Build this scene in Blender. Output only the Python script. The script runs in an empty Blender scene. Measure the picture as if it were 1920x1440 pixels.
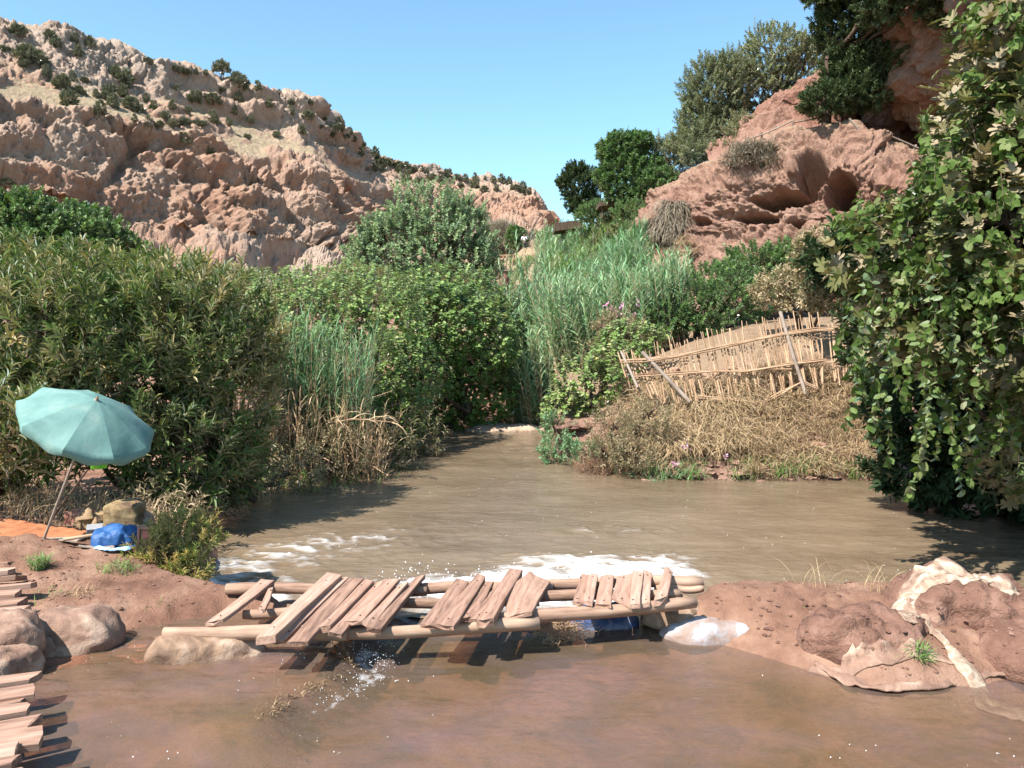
import bpy, math, random
import numpy as np
from mathutils import Vector, Matrix
random.seed(7); RNG = np.random.default_rng(11)
S = bpy.context.scene
COL = S.collection
R = math.radians
# ------------------------------------------------------------------ camera, sky, sun, exposure
CAMZ, PITCH, FOC = 2.5, math.atan(100/1600), 1600.0
cd = bpy.data.cameras.new('camera'); cd.sensor_width = 36; cd.lens = 30.0; cd.clip_end = 3000; cd.clip_start = .05
cam = bpy.data.objects.new('camera', cd); COL.objects.link(cam); S.camera = cam
cam.location = (0, 0, CAMZ); cam.rotation_euler = (math.pi/2 - PITCH, 0, 0)
TOSUN = Vector((-.46, -.38, .80)).normalized()
SUN_EL = math.asin(TOSUN.z); SUN_AZ = math.atan2(TOSUN.x, TOSUN.y)
W = bpy.data.worlds.new('World'); S.world = W; W.use_nodes = True
nt = W.node_tree; bg = nt.nodes['Background']
sk = nt.nodes.new('ShaderNodeTexSky'); sk.sky_type = 'NISHITA'; sk.sun_disc = False
sk.sun_elevation = SUN_EL; sk.sun_rotation = SUN_AZ; sk.air_density = 1.0; sk.dust_density = .7; sk.ozone_density = 1.0
mxs = nt.nodes.new('ShaderNodeMix'); mxs.data_type = 'RGBA'; mxs.blend_type = 'MULTIPLY'; mxs.inputs[0].default_value = 1; mxs.inputs[7].default_value = (.80, 1.03, 1.04, 1); nt.links.new(sk.outputs[0], mxs.inputs[6]); nt.links.new(mxs.outputs[2], bg.inputs[0]); bg.inputs[1].default_value = .118
sd_ = bpy.data.lights.new('sun', 'SUN'); sd_.energy = 5.0; sd_.angle = R(.5); sd_.color = (1, .955, .89)
sun = bpy.data.objects.new('sun', sd_); COL.objects.link(sun); sun.location = (-20, -10, 40)
sun.rotation_euler = (-TOSUN).to_track_quat('-Z', 'Y').to_euler()
S.view_settings.view_transform = 'Standard'; S.view_settings.look = 'None'
S.view_settings.exposure = 1.07; S.view_settings.gamma = 1
S.render.engine = 'CYCLES'
S.cycles.max_bounces = 5; S.cycles.transparent_max_bounces = 8; S.cycles.caustics_reflective = False; S.cycles.caustics_refractive = False

# ------------------------------------------------------------------ geometry of view -> real places
def ray(px, py):
    u, v = (px-960)/FOC, (720-py)/FOC; c, s = math.cos(PITCH), math.sin(PITCH)
    return np.array([u, c + v*s, -s + v*c])
def at(px, py, Y):
    r = ray(px, py); t = Y/r[1]; return np.array([r[0]*t, Y, CAMZ + r[2]*t])
def atz(px, py, z):
    r = ray(px, py); t = (z-CAMZ)/r[2]; return np.array([r[0]*t, r[1]*t, z])
def V3(*a): return np.array(a, float)
def nrm(a): return a/np.maximum(np.linalg.norm(a, axis=-1, keepdims=True), 1e-9)

# ------------------------------------------------------------------ noise
def _h(ix, iy, iz, seed):
    h = (ix.astype(np.int64)*374761393 + iy.astype(np.int64)*668265263 + iz.astype(np.int64)*2147483647 + seed*974634777) & 0xffffffff
    h = ((h ^ (h >> 13))*1274126177) & 0xffffffff
    h = ((h ^ (h >> 15))*2246822519) & 0xffffffff
    return ((h ^ (h >> 16)) & 0xffffff)/float(0xffffff)
def vn(P, seed=0):
    P = np.asarray(P); i = np.floor(P); f = P-i; f = f*f*(3-2*f); i = i.astype(np.int64)
    x, y, z = i[..., 0], i[..., 1], i[..., 2]; a, b, c = f[..., 0], f[..., 1], f[..., 2]
    def L(p, q, t): return p+(q-p)*t
    return L(L(L(_h(x,y,z,seed), _h(x+1,y,z,seed), a), L(_h(x,y+1,z,seed), _h(x+1,y+1,z,seed), a), b),
             L(L(_h(x,y,z+1,seed), _h(x+1,y,z+1,seed), a), L(_h(x,y+1,z+1,seed), _h(x+1,y+1,z+1,seed), a), b), c)*2-1
def fbm(P, o=4, seed=0, g=.5):
    s = 0; a = 1; t = 0
    for k in range(o): s = s+a*vn(np.asarray(P)*2.03**k+k*7.3, seed+k); t += a; a *= g
    return s/t
def ridged(P, o=4, seed=0, g=.5):
    s = 0; a = 1; t = 0
    for k in range(o): s = s+a*(1-2*np.abs(vn(np.asarray(P)*2.07**k+k*3.7, seed+k))); t += a; a *= g
    return s/t
def worley(P, seed=0):
    P = np.asarray(P); i = np.floor(P).astype(np.int64); d1 = np.full(P.shape[:-1], 9.); d2 = d1.copy()
    for dx in (-1,0,1):
        for dy in (-1,0,1):
            for dz in (-1,0,1):
                a, b, c = i[...,0]+dx, i[...,1]+dy, i[...,2]+dz
                q = np.stack([a+_h(a,b,c,seed), b+_h(a,b,c,seed+1), c+_h(a,b,c,seed+2)], -1)
                d = np.linalg.norm(q-P, axis=-1)
                d2 = np.where(d < d1, d1, np.minimum(d2, d)); d1 = np.minimum(d1, d)
    return d1, d2
def sstep(a, b, x):
    t = np.clip((x-a)/(b-a), 0, 1); return t*t*(3-2*t)

# ------------------------------------------------------------------ objects
def link(o): COL.objects.link(o); return o
def tag(o, label=None, cat=None, group=None, kind=None):
    if label: o['label'] = label
    if cat: o['category'] = cat
    if group: o['group'] = group
    if kind: o['kind'] = kind
    return o
def thing(name, loc, label, cat, group=None):
    o = link(bpy.data.objects.new(name, None)); o.location = [float(c) for c in loc]; o.empty_display_size = .2
    return tag(o, label, cat, group)
def mesh_np(name, V, faces, smooth=False, tint=None, attrs=None):
    """faces: array (M,k) or list of arrays of different k"""
    me = bpy.data.meshes.new(name)
    fl = faces if isinstance(faces, list) else [faces]
    fl = [np.asarray(f, np.int32) for f in fl if len(f)]
    nl = sum(f.size for f in fl); nf = sum(len(f) for f in fl)
    me.vertices.add(len(V)); me.vertices.foreach_set('co', np.asarray(V, np.float32).ravel())
    me.loops.add(nl); me.loops.foreach_set('vertex_index', np.concatenate([f.ravel() for f in fl]))
    me.polygons.add(nf)
    tot = np.concatenate([np.full(len(f), f.shape[1], np.int32) for f in fl])
    st = np.concatenate([[0], np.cumsum(tot)[:-1]]).astype(np.int32)
    me.polygons.foreach_set('loop_start', st); me.polygons.foreach_set('loop_total', tot)
    me.update(calc_edges=True)
    me.polygons.foreach_set('use_smooth', np.full(nf, smooth, bool))
    if tint is not None:
        a = me.attributes.new('tint', 'FLOAT', 'FACE'); a.data.foreach_set('value', np.asarray(tint, np.float32))
    for k, v in (attrs or {}).items():
        a = me.attributes.new(k, 'FLOAT', 'POINT'); a.data.foreach_set('value', np.asarray(v, np.float32))
    me.validate(); return me
def obj(name, me, mat=None, parent=None, loc=None, kind=None):
    o = link(bpy.data.objects.new(name, me))
    if mat and not me.materials: me.materials.append(mat)
    if parent:
        o.parent = parent
    if loc is not None: o.location = [float(c) for c in loc]
    if kind: o['kind'] = kind
    return o
def grid_faces(nu, nv, wrap=False):
    i, j = np.meshgrid(np.arange(nv-1), np.arange(nu if wrap else nu-1), indexing='ij')
    a = i*nu+j; b = i*nu+(j+1) % nu
    return np.stack([a, b, b+nu, a+nu], -1).reshape(-1, 4)

# ------------------------------------------------------------------ materials
def nmat(name):
    m = bpy.data.materials.new(name); m.use_nodes = True; t = m.node_tree
    return m, t, t.nodes['Principled BSDF']
def N(t, typ, **kw):
    n = t.nodes.new(typ)
    for k, v in kw.items():
        if k in n.inputs: n.inputs[k].default_value = v
        else: setattr(n, k, v)
    return n
def ramp(t, fac, stops):
    r = t.nodes.new('ShaderNodeValToRGB'); e = r.color_ramp.elements
    while len(e) < len(stops): e.new(.5)
    for q, (p, c) in zip(e, stops): q.position = p; q.color = (*c, 1)
    t.links.new(fac, r.inputs[0]); return r.outputs[0]
def mixc(t, fac, a, b, mode='MIX'):
    n = t.nodes.new('ShaderNodeMix'); n.data_type = 'RGBA'; n.blend_type = mode
    for s, v in ((0, fac), (6, a), (7, b)):
        if isinstance(v, (int, float)): n.inputs[s].default_value = v
        elif isinstance(v, tuple): n.inputs[s].default_value = (*v, 1)
        else: t.links.new(v, n.inputs[s])
    return n.outputs[2]
def math_(t, op, a, b=None):
    n = t.nodes.new('ShaderNodeMath'); n.operation = op
    for s, v in ((0, a), (1, b)):
        if v is None: continue
        if isinstance(v, (int, float)): n.inputs[s].default_value = v
        else: t.links.new(v, n.inputs[s])
    return n.outputs[0]
def coords(t, kind='Object', scale=(1,1,1)):
    c = t.nodes.new('ShaderNodeTexCoord'); m = t.nodes.new('ShaderNodeMapping'); m.inputs['Scale'].default_value = scale
    t.links.new(c.outputs[kind], m.inputs[0]); return m.outputs[0]
def noise(t, co, scale, detail=5, rough=.6, dist=0, typ=None):
    n = N(t, 'ShaderNodeTexNoise', Scale=scale, Detail=detail, Roughness=rough, Distortion=dist)
    if typ: n.noise_type = typ
    t.links.new(co, n.inputs['Vector']); return n.outputs[0]
def bump(t, bs, h, strength, dist):
    b = N(t, 'ShaderNodeBump', Strength=strength, Distance=dist); t.links.new(h, b.inputs['Height'])
    t.links.new(b.outputs[0], bs.inputs['Normal']); return b
def attr(t, n):
    a = t.nodes.new('ShaderNodeAttribute'); a.attribute_name = n; return a.outputs['Fac']
def simple(name, stops, scale=4, rough=.85, bs_=.4, bd=.02, stretch=(1,1,1), fine=None, objrand=0., detail=7):
    m, t, b = nmat(name); co = coords(t, 'Object', stretch)
    f = noise(t, co, scale, detail)
    if objrand:
        oi = t.nodes.new('ShaderNodeObjectInfo'); f = math_(t, 'ADD', f, math_(t, 'MULTIPLY', math_(t, 'SUBTRACT', oi.outputs['Random'], .5), objrand))
    c = ramp(t, f, stops); t.links.new(c, b.inputs['Base Color']); b.inputs['Roughness'].default_value = rough
    h = noise(t, co, fine or scale*6, 6, .65); bump(t, b, h, bs_, bd); b.inputs['Specular IOR Level'].default_value = .25
    return m
def leafmat(name, stops, trans=.24, gloss=.12, rough=.5):
    m = bpy.data.materials.new(name); m.use_nodes = True; t = m.node_tree; t.nodes.clear()
    out = t.nodes.new('ShaderNodeOutputMaterial'); c = ramp(t, attr(t, 'tint'), stops)
    d = t.nodes.new('ShaderNodeBsdfDiffuse'); tr = t.nodes.new('ShaderNodeBsdfTranslucent'); g = N(t, 'ShaderNodeBsdfGlossy', Roughness=rough)
    t.links.new(c, d.inputs[0]); t.links.new(mixc(t, 1., c, (1.25, 1.25, .55), 'MULTIPLY'), tr.inputs[0]); g.inputs[0].default_value = (1, 1, .95, 1)
    m1 = N(t, 'ShaderNodeMixShader', Fac=trans); t.links.new(d.outputs[0], m1.inputs[1]); t.links.new(tr.outputs[0], m1.inputs[2])
    fr = N(t, 'ShaderNodeFresnel', IOR=1.4); m2 = N(t, 'ShaderNodeMixShader')
    t.links.new(math_(t, 'MULTIPLY', fr.outputs[0], gloss*6), m2.inputs[0])
    t.links.new(m1.outputs[0], m2.inputs[1]); t.links.new(g.outputs[0], m2.inputs[2]); t.links.new(m2.outputs[0], out.inputs[0])
    return m
M = {}
M['willow'] = leafmat('willow_leaf', [(0,(0.066,0.094,0.026)),(.35,(0.115,0.185,0.043)),(.6,(0.225,0.225,0.075)),(.85,(0.375,0.290,0.160)),(1,(0.619,0.506,0.131))], gloss=.09)
M['dusty'] = leafmat('dusty_leaf', [(0,(0.066,0.085,0.030)),(.3,(0.150,0.150,0.066)),(.6,(0.319,0.254,0.150)),(1,(0.544,0.413,0.281))], gloss=.07, trans=.25)
M['vine'] = leafmat('vine_leaf', [(0,(0.068,0.126,0.025)),(.4,(0.144,0.236,0.048)),(.75,(0.220,0.304,0.076)),(.93,(0.338,0.321,0.151)),(1,(0.675,0.506,0.068))])
M['poplar'] = leafmat('poplar_leaf', [(0,(0.092,0.162,0.072)),(.5,(0.182,0.284,0.112)),(.9,(0.324,0.405,0.182)),(1,(0.567,0.344,0.121))], gloss=.16)
M['reed'] = leafmat('reed_leaf', [(0,(0.081,0.179,0.073)),(.5,(0.163,0.308,0.138)),(.85,(0.293,0.423,0.212)),(1,(0.537,0.471,0.244))], gloss=.12)
M['grass'] = leafmat('green_grass', [(0,(0.076,0.164,0.032)),(.6,(0.139,0.253,0.051)),(1,(0.316,0.316,0.114))])
M['straw'] = leafmat('dry_grass', [(0,(0.200,0.120,0.060)),(.5,(0.400,0.270,0.150)),(1,(0.580,0.440,0.260))], trans=.2)
M['fig'] = leafmat('fig_leaf', [(0,(0.075,0.094,0.025)),(.45,(0.163,0.156,0.062)),(.8,(0.300,0.237,0.150)),(1,(0.400,0.325,0.225))], gloss=.03, trans=.2)
M['bind'] = leafmat('creeper_leaf', [(0,(.035,.06,.014)),(.4,(.085,.135,.03)),(.7,(.14,.19,.06)),(1,(.26,.23,.13))], gloss=.025)
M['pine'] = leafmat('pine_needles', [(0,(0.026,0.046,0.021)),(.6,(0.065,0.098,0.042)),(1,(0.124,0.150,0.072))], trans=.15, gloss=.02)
M['olive'] = leafmat('olive_foliage', [(0,(0.079,0.105,0.044)),(.5,(0.175,0.210,0.088)),(1,(0.350,0.333,0.193))], trans=.2)
M['juniper'] = leafmat('juniper_foliage', [(0,(.075,.09,.042)),(.5,(.125,.14,.068)),(1,(.2,.2,.11))], trans=.1)
M['brush'] = leafmat('bare_brush', [(0,(0.150,0.110,0.070)),(.5,(0.240,0.190,0.130)),(1,(0.330,0.280,0.200))], trans=.1)
M['green'] = leafmat('bright_foliage', [(0,(0.040,0.100,0.020)),(.5,(0.092,0.179,0.037)),(1,(0.172,0.264,0.066))])
M['grassmix'] = leafmat('weed_leaf', [(0,(.12,.19,.04)),(.4,(.30,.32,.09)),(.7,(.55,.46,.2)),(.9,(.42,.26,.14)),(1,(.6,.5,.12))], trans=.3, gloss=.03)
M['brown'] = leafmat('brown_grass', [(0,(.12,.06,.035)),(.5,(.26,.14,.08)),(1,(.42,.27,.16))], trans=.2)
M['redclod'] = simple('red_clod', [(.3,(.26,.14,.10)),(.7,(.42,.26,.19))], 3, .9, .8, .05)
M['petal'] = leafmat('pink_petal', [(0,(0.600,0.200,0.350)),(1,(0.750,0.450,0.650))])
M['bark'] = simple('bark', [(.3,(.05,.032,.022)),(.7,(.14,.095,.065))], 6, .9, .7, .03, (1,1,.25))
M['wood'] = simple('sawn_wood', [(.22,(.15,.085,.06)),(.4,(.29,.17,.12)),(.55,(.37,.225,.162)),(.75,(.47,.31,.235))], 2.2, .85, .7, .006, (1.2,14,14), 5, objrand=.3)
M['log'] = simple('peeled_log', [(.25,(.14,.08,.055)),(.45,(.31,.19,.13)),(.75,(.46,.32,.23))], 2.5, .8, .6, .006, (1,7,7), 5, objrand=.25)
M['cane'] = simple('dry_cane', [(.25,(.20,.115,.065)),(.5,(.36,.23,.14)),(.8,(.52,.36,.235))], 3, .75, .2, .003, (1,1,1), 20, objrand=.3)
M['greywood'] = simple('grey_wood', [(.3,(.15,.11,.085)),(.7,(.34,.27,.22))], 3, .85, .3, .005, (1,1,1), 20, objrand=.3)
M['mud'] = simple('red_mud', [(.3,(.12,.058,.040)),(.5,(.20,.105,.073)),(.62,(.26,.145,.105)),(.75,(.40,.265,.19))], 3.5, .85, 1., .06, (1,1,1), 11)
M['boulder'] = simple('pale_rock', [(.3,(.3,.19,.13)),(.7,(.5,.38,.28))], 1.5, .9, .8, .05)

def rockmat(name, grey, red, soil, s, bd, detail_scale):
    m, t, b = nmat(name); co = coords(t, 'Object', (1, 1, 1)); cs = coords(t, 'Object', (1, 1, .45))
    big = noise(t, co, s, 4, .55, .6); med = noise(t, cs, s*5, 8, .7, .4); fine = noise(t, co, s*detail_scale, 8, .75)
    f = math_(t, 'ADD', math_(t, 'MULTIPLY', big, .6), math_(t, 'MULTIPLY', med, .45))
    f = math_(t, 'ADD', f, math_(t, 'MULTIPLY', math_(t, 'SUBTRACT', attr(t, 'redness'), .5), .35))
    c = ramp(t, f, [(.36, grey), (.47, tuple((x*2+y)/3 for x, y in zip(grey, red))), (.56, tuple((x+y*2)/3 for x, y in zip(grey, red))), (.7, red)])
    c = mixc(t, .55, c, ramp(t, fine, [(.3, (.55, .5, .48)), (.5, (1, 1, 1)), (.7, (1.25, 1.25, 1.25))]), 'MULTIPLY')
    c2 = mixc(t, math_(t, 'MULTIPLY', attr(t, 'soil'), 1.0), c, ramp(t, noise(t, co, s*12, 6), [(.3, tuple(x*.8 for x in soil)), (.7, soil)]))
    t.links.new(c2, b.inputs['Base Color']); b.inputs['Roughness'].default_value = .95; b.inputs['Specular IOR Level'].default_value = .15
    h = math_(t, 'ADD', noise(t, cs, s*9, 9, .7), math_(t, 'MULTIPLY', fine, .4)); bump(t, b, h, .9, bd)
    return m
M['cliff'] = rockmat('cliff_rock', (.50, .39, .31), (.43, .235, .155), (.48, .365, .235), .035, 2.2, 30)
M['redrock'] = rockmat('red_earth_rock', (.42, .27, .20), (.31, .16, .115), (.42, .295, .185), .14, .5, 24)
M['darkrock'] = rockmat('shaded_red_rock', (.26, .14, .10), (.17, .075, .05), (.3, .17, .1), .2, .3, 20)  # darker copy of red_earth_rock with shade in its colour, unassigned

def interp_lattice(cols, nu, nv, vpos=None):
    L = np.array(cols)                      # rows x cols x 3 world points
    nr, nc = L.shape[:2]
    cu = np.concatenate([[0], np.cumsum(np.linalg.norm(np.diff(L[min(1, nr-1)], axis=0), axis=1)*0+1)]); cu /= cu[-1]
    vr = np.linspace(0, 1, nr) if vpos is None else np.array(vpos)
    u = np.linspace(0, 1, nu); v = np.linspace(0, 1, nv)
    A = np.stack([[np.interp(u, cu, L[r, :, k]) for k in range(3)] for r in range(nr)])   # nr,3,nu
    P = np.stack([[np.interp(v, vr, A[:, k, j]) for j in range(nu)] for k in range(3)], -1) # nu,nv,3
    P = P.transpose(1, 0, 2)
    return P, u, v
def smooth2(P, n):
    for _ in range(n):
        Q = P.copy(); Q[1:-1] = (P[:-2]+2*P[1:-1]+P[2:])/4; P = Q; Q = P.copy(); Q[:, 1:-1] = (P[:, :-2]+2*P[:, 1:-1]+P[:, 2:])/4; P = Q
    return P
def normals(P):
    du = np.gradient(P, axis=1); dv = np.gradient(P, axis=0); n = nrm(np.cross(du, dv)); return n
def lat_obj(name, P, mat, label, soil, red=None, flip=False):
    nv, nu = P.shape[:2]; f = grid_faces(nu, nv)
    if flip: f = f[:, ::-1]
    me = mesh_np(name, P.reshape(-1, 3), f, True, attrs={'soil': soil.ravel(), 'redness': (red if red is not None else np.full(soil.shape, .5)).ravel()})
    o = obj(name, me, mat); tag(o, label, kind='structure'); return o

# ------------------------------------------------------------------ ground, river bed, banks
RIV = np.array([(-3.3,8.4),(-3.6,9.9),(-4.2,12),(-4.9,14),(-3.9,15.5),(-2.7,17.9),(-2.0,22.6),(-1.5,24.2),(-1.3,27.5),(-.6,28.6),(.55,29.4),(1.6,30.2),(1.5,26),(.85,23.4),(.62,19.8),(.85,17.5),(1.75,16.5),
                (3.2,15.9),(6.4,15.9),(6.8,13.8),(8.5,11.8),(13,10.4),(30,9),(30,6.5),(7,7.4),(4.2,7.75),(3.1,7.95),(1.9,7.9),(1.5,7.55),(-1.8,7.5),(-2.6,7.8)])
POOL = np.array([(-5.2,1.0),(-4.4,5.2),(-3.7,6.25),(-2.9,6.7),(-1.9,7.1),(-1.3,7.6),(1.25,7.6),(1.4,6.9),(1.9,6.45),(2.15,6.1),(2.6,5.75),(3.8,5.95),(9,6.0),(9,1.0)])
def sdist(X, Y, poly):
    d = np.full(X.shape, 1e9); ins = np.zeros(X.shape, bool); n = len(poly)
    for i in range(n):
        (x1, y1), (x2, y2) = poly[i], poly[(i+1) % n]
        ex, ey = x2-x1, y2-y1; t = np.clip(((X-x1)*ex+(Y-y1)*ey)/(ex*ex+ey*ey), 0, 1)
        d = np.minimum(d, np.hypot(X-x1-t*ex, Y-y1-t*ey))
        c = (y1 > Y) != (y2 > Y)
        ins ^= c & (X < (x2-x1)*(Y-y1)/((y2-y1) if y2 != y1 else 1e-9)+x1)
    return np.where(ins, -d, d)
RZ = -.35
def gauss(X, Y, x, y, sx, sy=None, a=0):
    sy = sy or sx; c, s = math.cos(a), math.sin(a); dx, dy = X-x, Y-y
    return np.exp(-(((dx*c+dy*s)/sx)**2+((-dx*s+dy*c)/sy)**2))
def ground_z(X, Y):
    X = np.asarray(X, float); Y = np.asarray(Y, float)
    P = np.stack([X, Y, np.zeros_like(X)], -1)
    s = sdist(X, Y, RIV) + .18*fbm(P*1.3, 3, 5)
    q = sdist(X, Y, POOL) + .08*fbm(P*2.2, 3, 9)
    # far banks
    right = sstep(-.2, 1.0, X - .02*Y) * sstep(9, 12, Y)
    bank = RZ - .12 + sstep(0, 1.6, s)*(.55 - right*.35)
    bank = bank + right*sstep(1.8, 7.5, s)*(1.2 + .06*np.clip(X-2, 0, 8)) + right*sstep(5, 22, s)*1.6
    bank = bank + (1-right)*sstep(2, 14, s)*1.2
    bank = bank + sstep(25, 90, Y)*3.5 + sstep(22, 60, np.abs(X))*3*sstep(10, 30, Y)
    riv = RZ - .15 - .5*sstep(0, 2., -s)
    far = np.where(s > 0, bank, riv)
    # near side: dam, mounds and the left mud bank, around the shallow pool
    near = .03 + .16*sstep(0, .5, q)*sstep(-.3, .25, s)
    near = near + .18*gauss(X, Y, -5.2, 8.3, 1.3, .9)*sstep(0, .5, s) + .22*sstep(1.2, 3.5, -X-3.2)*sstep(6.9, 8, Y)
    near = near + .10*gauss(X, Y, 1.9, 7.1, .7, .35) + .05*gauss(X, Y, 2.5, 7.2, .7, .4)
    lim = sstep(9, 12.5, Y)
    h = near*(1-lim) + bank*lim
    h = np.where(s > 0, h, riv + (near*0-riv)*0)
    h = np.where((s < 0) & (s > -.35) , riv + (h-riv)*0, h)
    # smooth lip between bank and river
    t = sstep(-.25, .25, s); h2 = np.where(s > .25, h, 0)
    h = np.where((s >= -.25) & (s <= .25), (riv)*(1-t) + (near*(1-lim) + bank*lim)*t, h)
    shelf = sstep(-.10, .22, -1.16 - .10*np.sin(Y*5) - (6.5-Y)*.15 - X)*1.0     # raised rock shelf on the left of the pool
    bed = -.13 - .05*sstep(.3, 1.5, -q) + shelf*.215*sstep(4.3, 5.6, Y) + .05*sstep(2.2, 3.6, X)*sstep(5.6, 5.2, Y)*1.6 + .018*fbm(P*3, 3, 21)
    t = sstep(.12, -.12, q)
    h = h*(1-t) + bed*t
    rough = .05*fbm(P*2.4, 4, 3) + .03*ridged(P*5, 4, 8) + .014*fbm(P*17, 3, 12)
    return h + rough*sstep(-.05, .3, q)*sstep(-.1, .3, s)*(1+sstep(12, 30, Y)*2)
NA, NR_ = 460, 400
ang = np.concatenate([np.linspace(-1.5, -.62, 40, endpoint=False), np.linspace(-.62, .62, NA-80), np.linspace(.62, 1.5, 41)[1:]])
rad = np.concatenate([np.geomspace(2.2, 45, 330), np.geomspace(45, 1500, NR_-330+1)[1:]])
AA, RR = np.meshgrid(ang, rad); GX, GY = RR*np.sin(AA), RR*np.cos(AA)
GZ = ground_z(GX, GY)
m, t, b = nmat('ground_earth'); M['ground'] = m
co = coords(t, 'Object'); f1 = noise(t, co, 1.3, 8, .62, .3); f2 = noise(t, co, 11, 8, .7)
c = ramp(t, f1, [(.32,(.19,.10,.068)),(.48,(.29,.165,.112)),(.60,(.38,.24,.17)),(.72,(.31,.20,.11))])
c = mixc(t, .5, c, ramp(t, f2, [(.3,(.6,.58,.56)),(.7,(1.25,1.25,1.25))]), 'MULTIPLY')
c = mixc(t, 1., c, (.84, .80, .78), 'MULTIPLY')
bm = ramp(t, noise(t, co, 2.6, 7, .7, .8), [(.35,(.42,.40,.30)),(.48,(.72,.64,.54)),(.56,(.98,.80,.70)),(.68,(.78,.66,.72))])
wet = mixc(t, attr(t, 'bed'), (1., 1., 1.), bm)
c = mixc(t, 1., c, wet, 'MULTIPLY')
t.links.new(c, b.inputs['Base Color']); b.inputs['Roughness'].default_value = .9; b.inputs['Specular IOR Level'].default_value = .2
bump(t, b, math_(t, 'ADD', f2, noise(t, co, 45, 4, .7)), .7, .03)
QB = sstep(.0, -.15, sdist(GX, GY, POOL))
me = mesh_np('ground', np.stack([GX, GY, GZ], -1).reshape(-1, 3), grid_faces(len(ang), len(rad))[:, ::-1], True, attrs={'bed': QB.ravel()})
tag(obj('ground', me, M['ground']), 'red-brown earth of the banks, dam and pool bed', kind='structure')

# ------------------------------------------------------------------ river
def foam_field(X, Y):
    P = np.stack([X*1.5, Y*1.5, X*0], -1); wx = X + .35*fbm(P, 3, 31); wy = Y + .35*fbm(P+9, 3, 32)
    f = 1.25*gauss(wx, wy, 1.05, 9.9, 1.15, .75, .35) + 1.1*gauss(wx, wy, -.3, 9.25, 1.5, .55) + .85*gauss(wx, wy, 0, 8.4, 2.2, .8)
    f = f + .62*gauss(wx, wy, -2.7, 10.9, 1.9, .75, .62) + 1.0*gauss(wx, wy, -3.2, 8.9, .8, .8, .7) + 1.3*gauss(wx, wy, -2.8, 8.25, .75, .5) + .35*gauss(wx, wy, 1.4, 12, 1.2, .4, .2)
    P2 = np.stack([X*5+Y*1.5, Y*8, X*0], -1)
    st = .5+.5*ridged(P2, 4, 41); st2 = .5+.5*fbm(np.stack([X*3+Y, Y*5, X*0], -1), 4, 43)
    return np.clip(f*(.18+1.35*st*st2*1.4)-.32*(1-st), 0, 1.1)
rx = np.linspace(-5.6, 14, 520); ry = np.concatenate([np.linspace(7.25, 13.5, 330), np.geomspace(13.5, 34, 140)[1:]])
X, Y = np.meshgrid(rx, ry)
ff = foam_field(X, Y)
drop = sstep(7.35, 8.3, Y + .1*fbm(np.stack([X*2, Y*2, X*0], -1), 2, 2))
Z = (-.01)*(1-drop) + RZ*drop
wave = .022*fbm(np.stack([X*1.1+Y*.3, Y*2.2, X*0], -1), 4, 51)+.010*fbm(np.stack([X*4, Y*7, X*0], -1), 3, 52)
Z = Z + wave*(1+1.2*sstep(13, 9, Y)) + .075*np.clip(ff, 0, 1)*(.4+.6*ridged(np.stack([X*4, Y*6, X*0], -1), 4, 54))
ins = (sdist(X, Y, RIV) < .75) ; vmask = ins.reshape(-1)
fc = grid_faces(len(rx), len(ry)); keep = vmask[fc].any(1); fc = fc[keep]
used = np.unique(fc); rm = np.full(X.size, -1); rm[used] = np.arange(len(used)); fc = rm[fc]
VV = np.stack([X, Y, Z], -1).reshape(-1, 3)[used]
m, t, b = nmat('river_water'); M['river'] = m; co = coords(t, 'Object', (1, 1.8, 1))
c = ramp(t, noise(t, co, .5, 4), [(.3,(.135,.094,.058)),(.7,(.205,.150,.098))])
fo = attr(t, 'foam'); fo2 = math_(t, 'MULTIPLY', fo, math_(t, 'ADD', .45, noise(t, coords(t, 'Object', (1, 1.6, 1)), 16, 6, .75)))
fm = N(t, 'ShaderNodeMapRange'); fm.inputs[1].default_value = .22; fm.inputs[2].default_value = 1.15; t.links.new(fo2, fm.inputs[0])
c = mixc(t, fm.outputs[0], c, (.86, .87, .88)); t.links.new(c, b.inputs['Base Color'])
rr = N(t, 'ShaderNodeMapRange'); t.links.new(fm.outputs[0], rr.inputs[0]); rr.inputs[3].default_value = .09; rr.inputs[4].default_value = .7
t.links.new(rr.outputs[0], b.inputs['Roughness']); b.inputs['IOR'].default_value = 1.33
h = math_(t, 'ADD', noise(t, co, 3.2, 5, .6, .5), math_(t, 'MULTIPLY', noise(t, co, 14, 4, .6, .5), .35))
h = math_(t, 'ADD', h, math_(t, 'MULTIPLY', fo2, .6)); bump(t, b, h, .5, .06)
me = mesh_np('river', VV, fc, True, attrs={'foam': ff.reshape(-1)[used]})
tag(obj('river', me, M['river']), 'muddy brown river with white foam below the footbridge', kind='structure')

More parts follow.
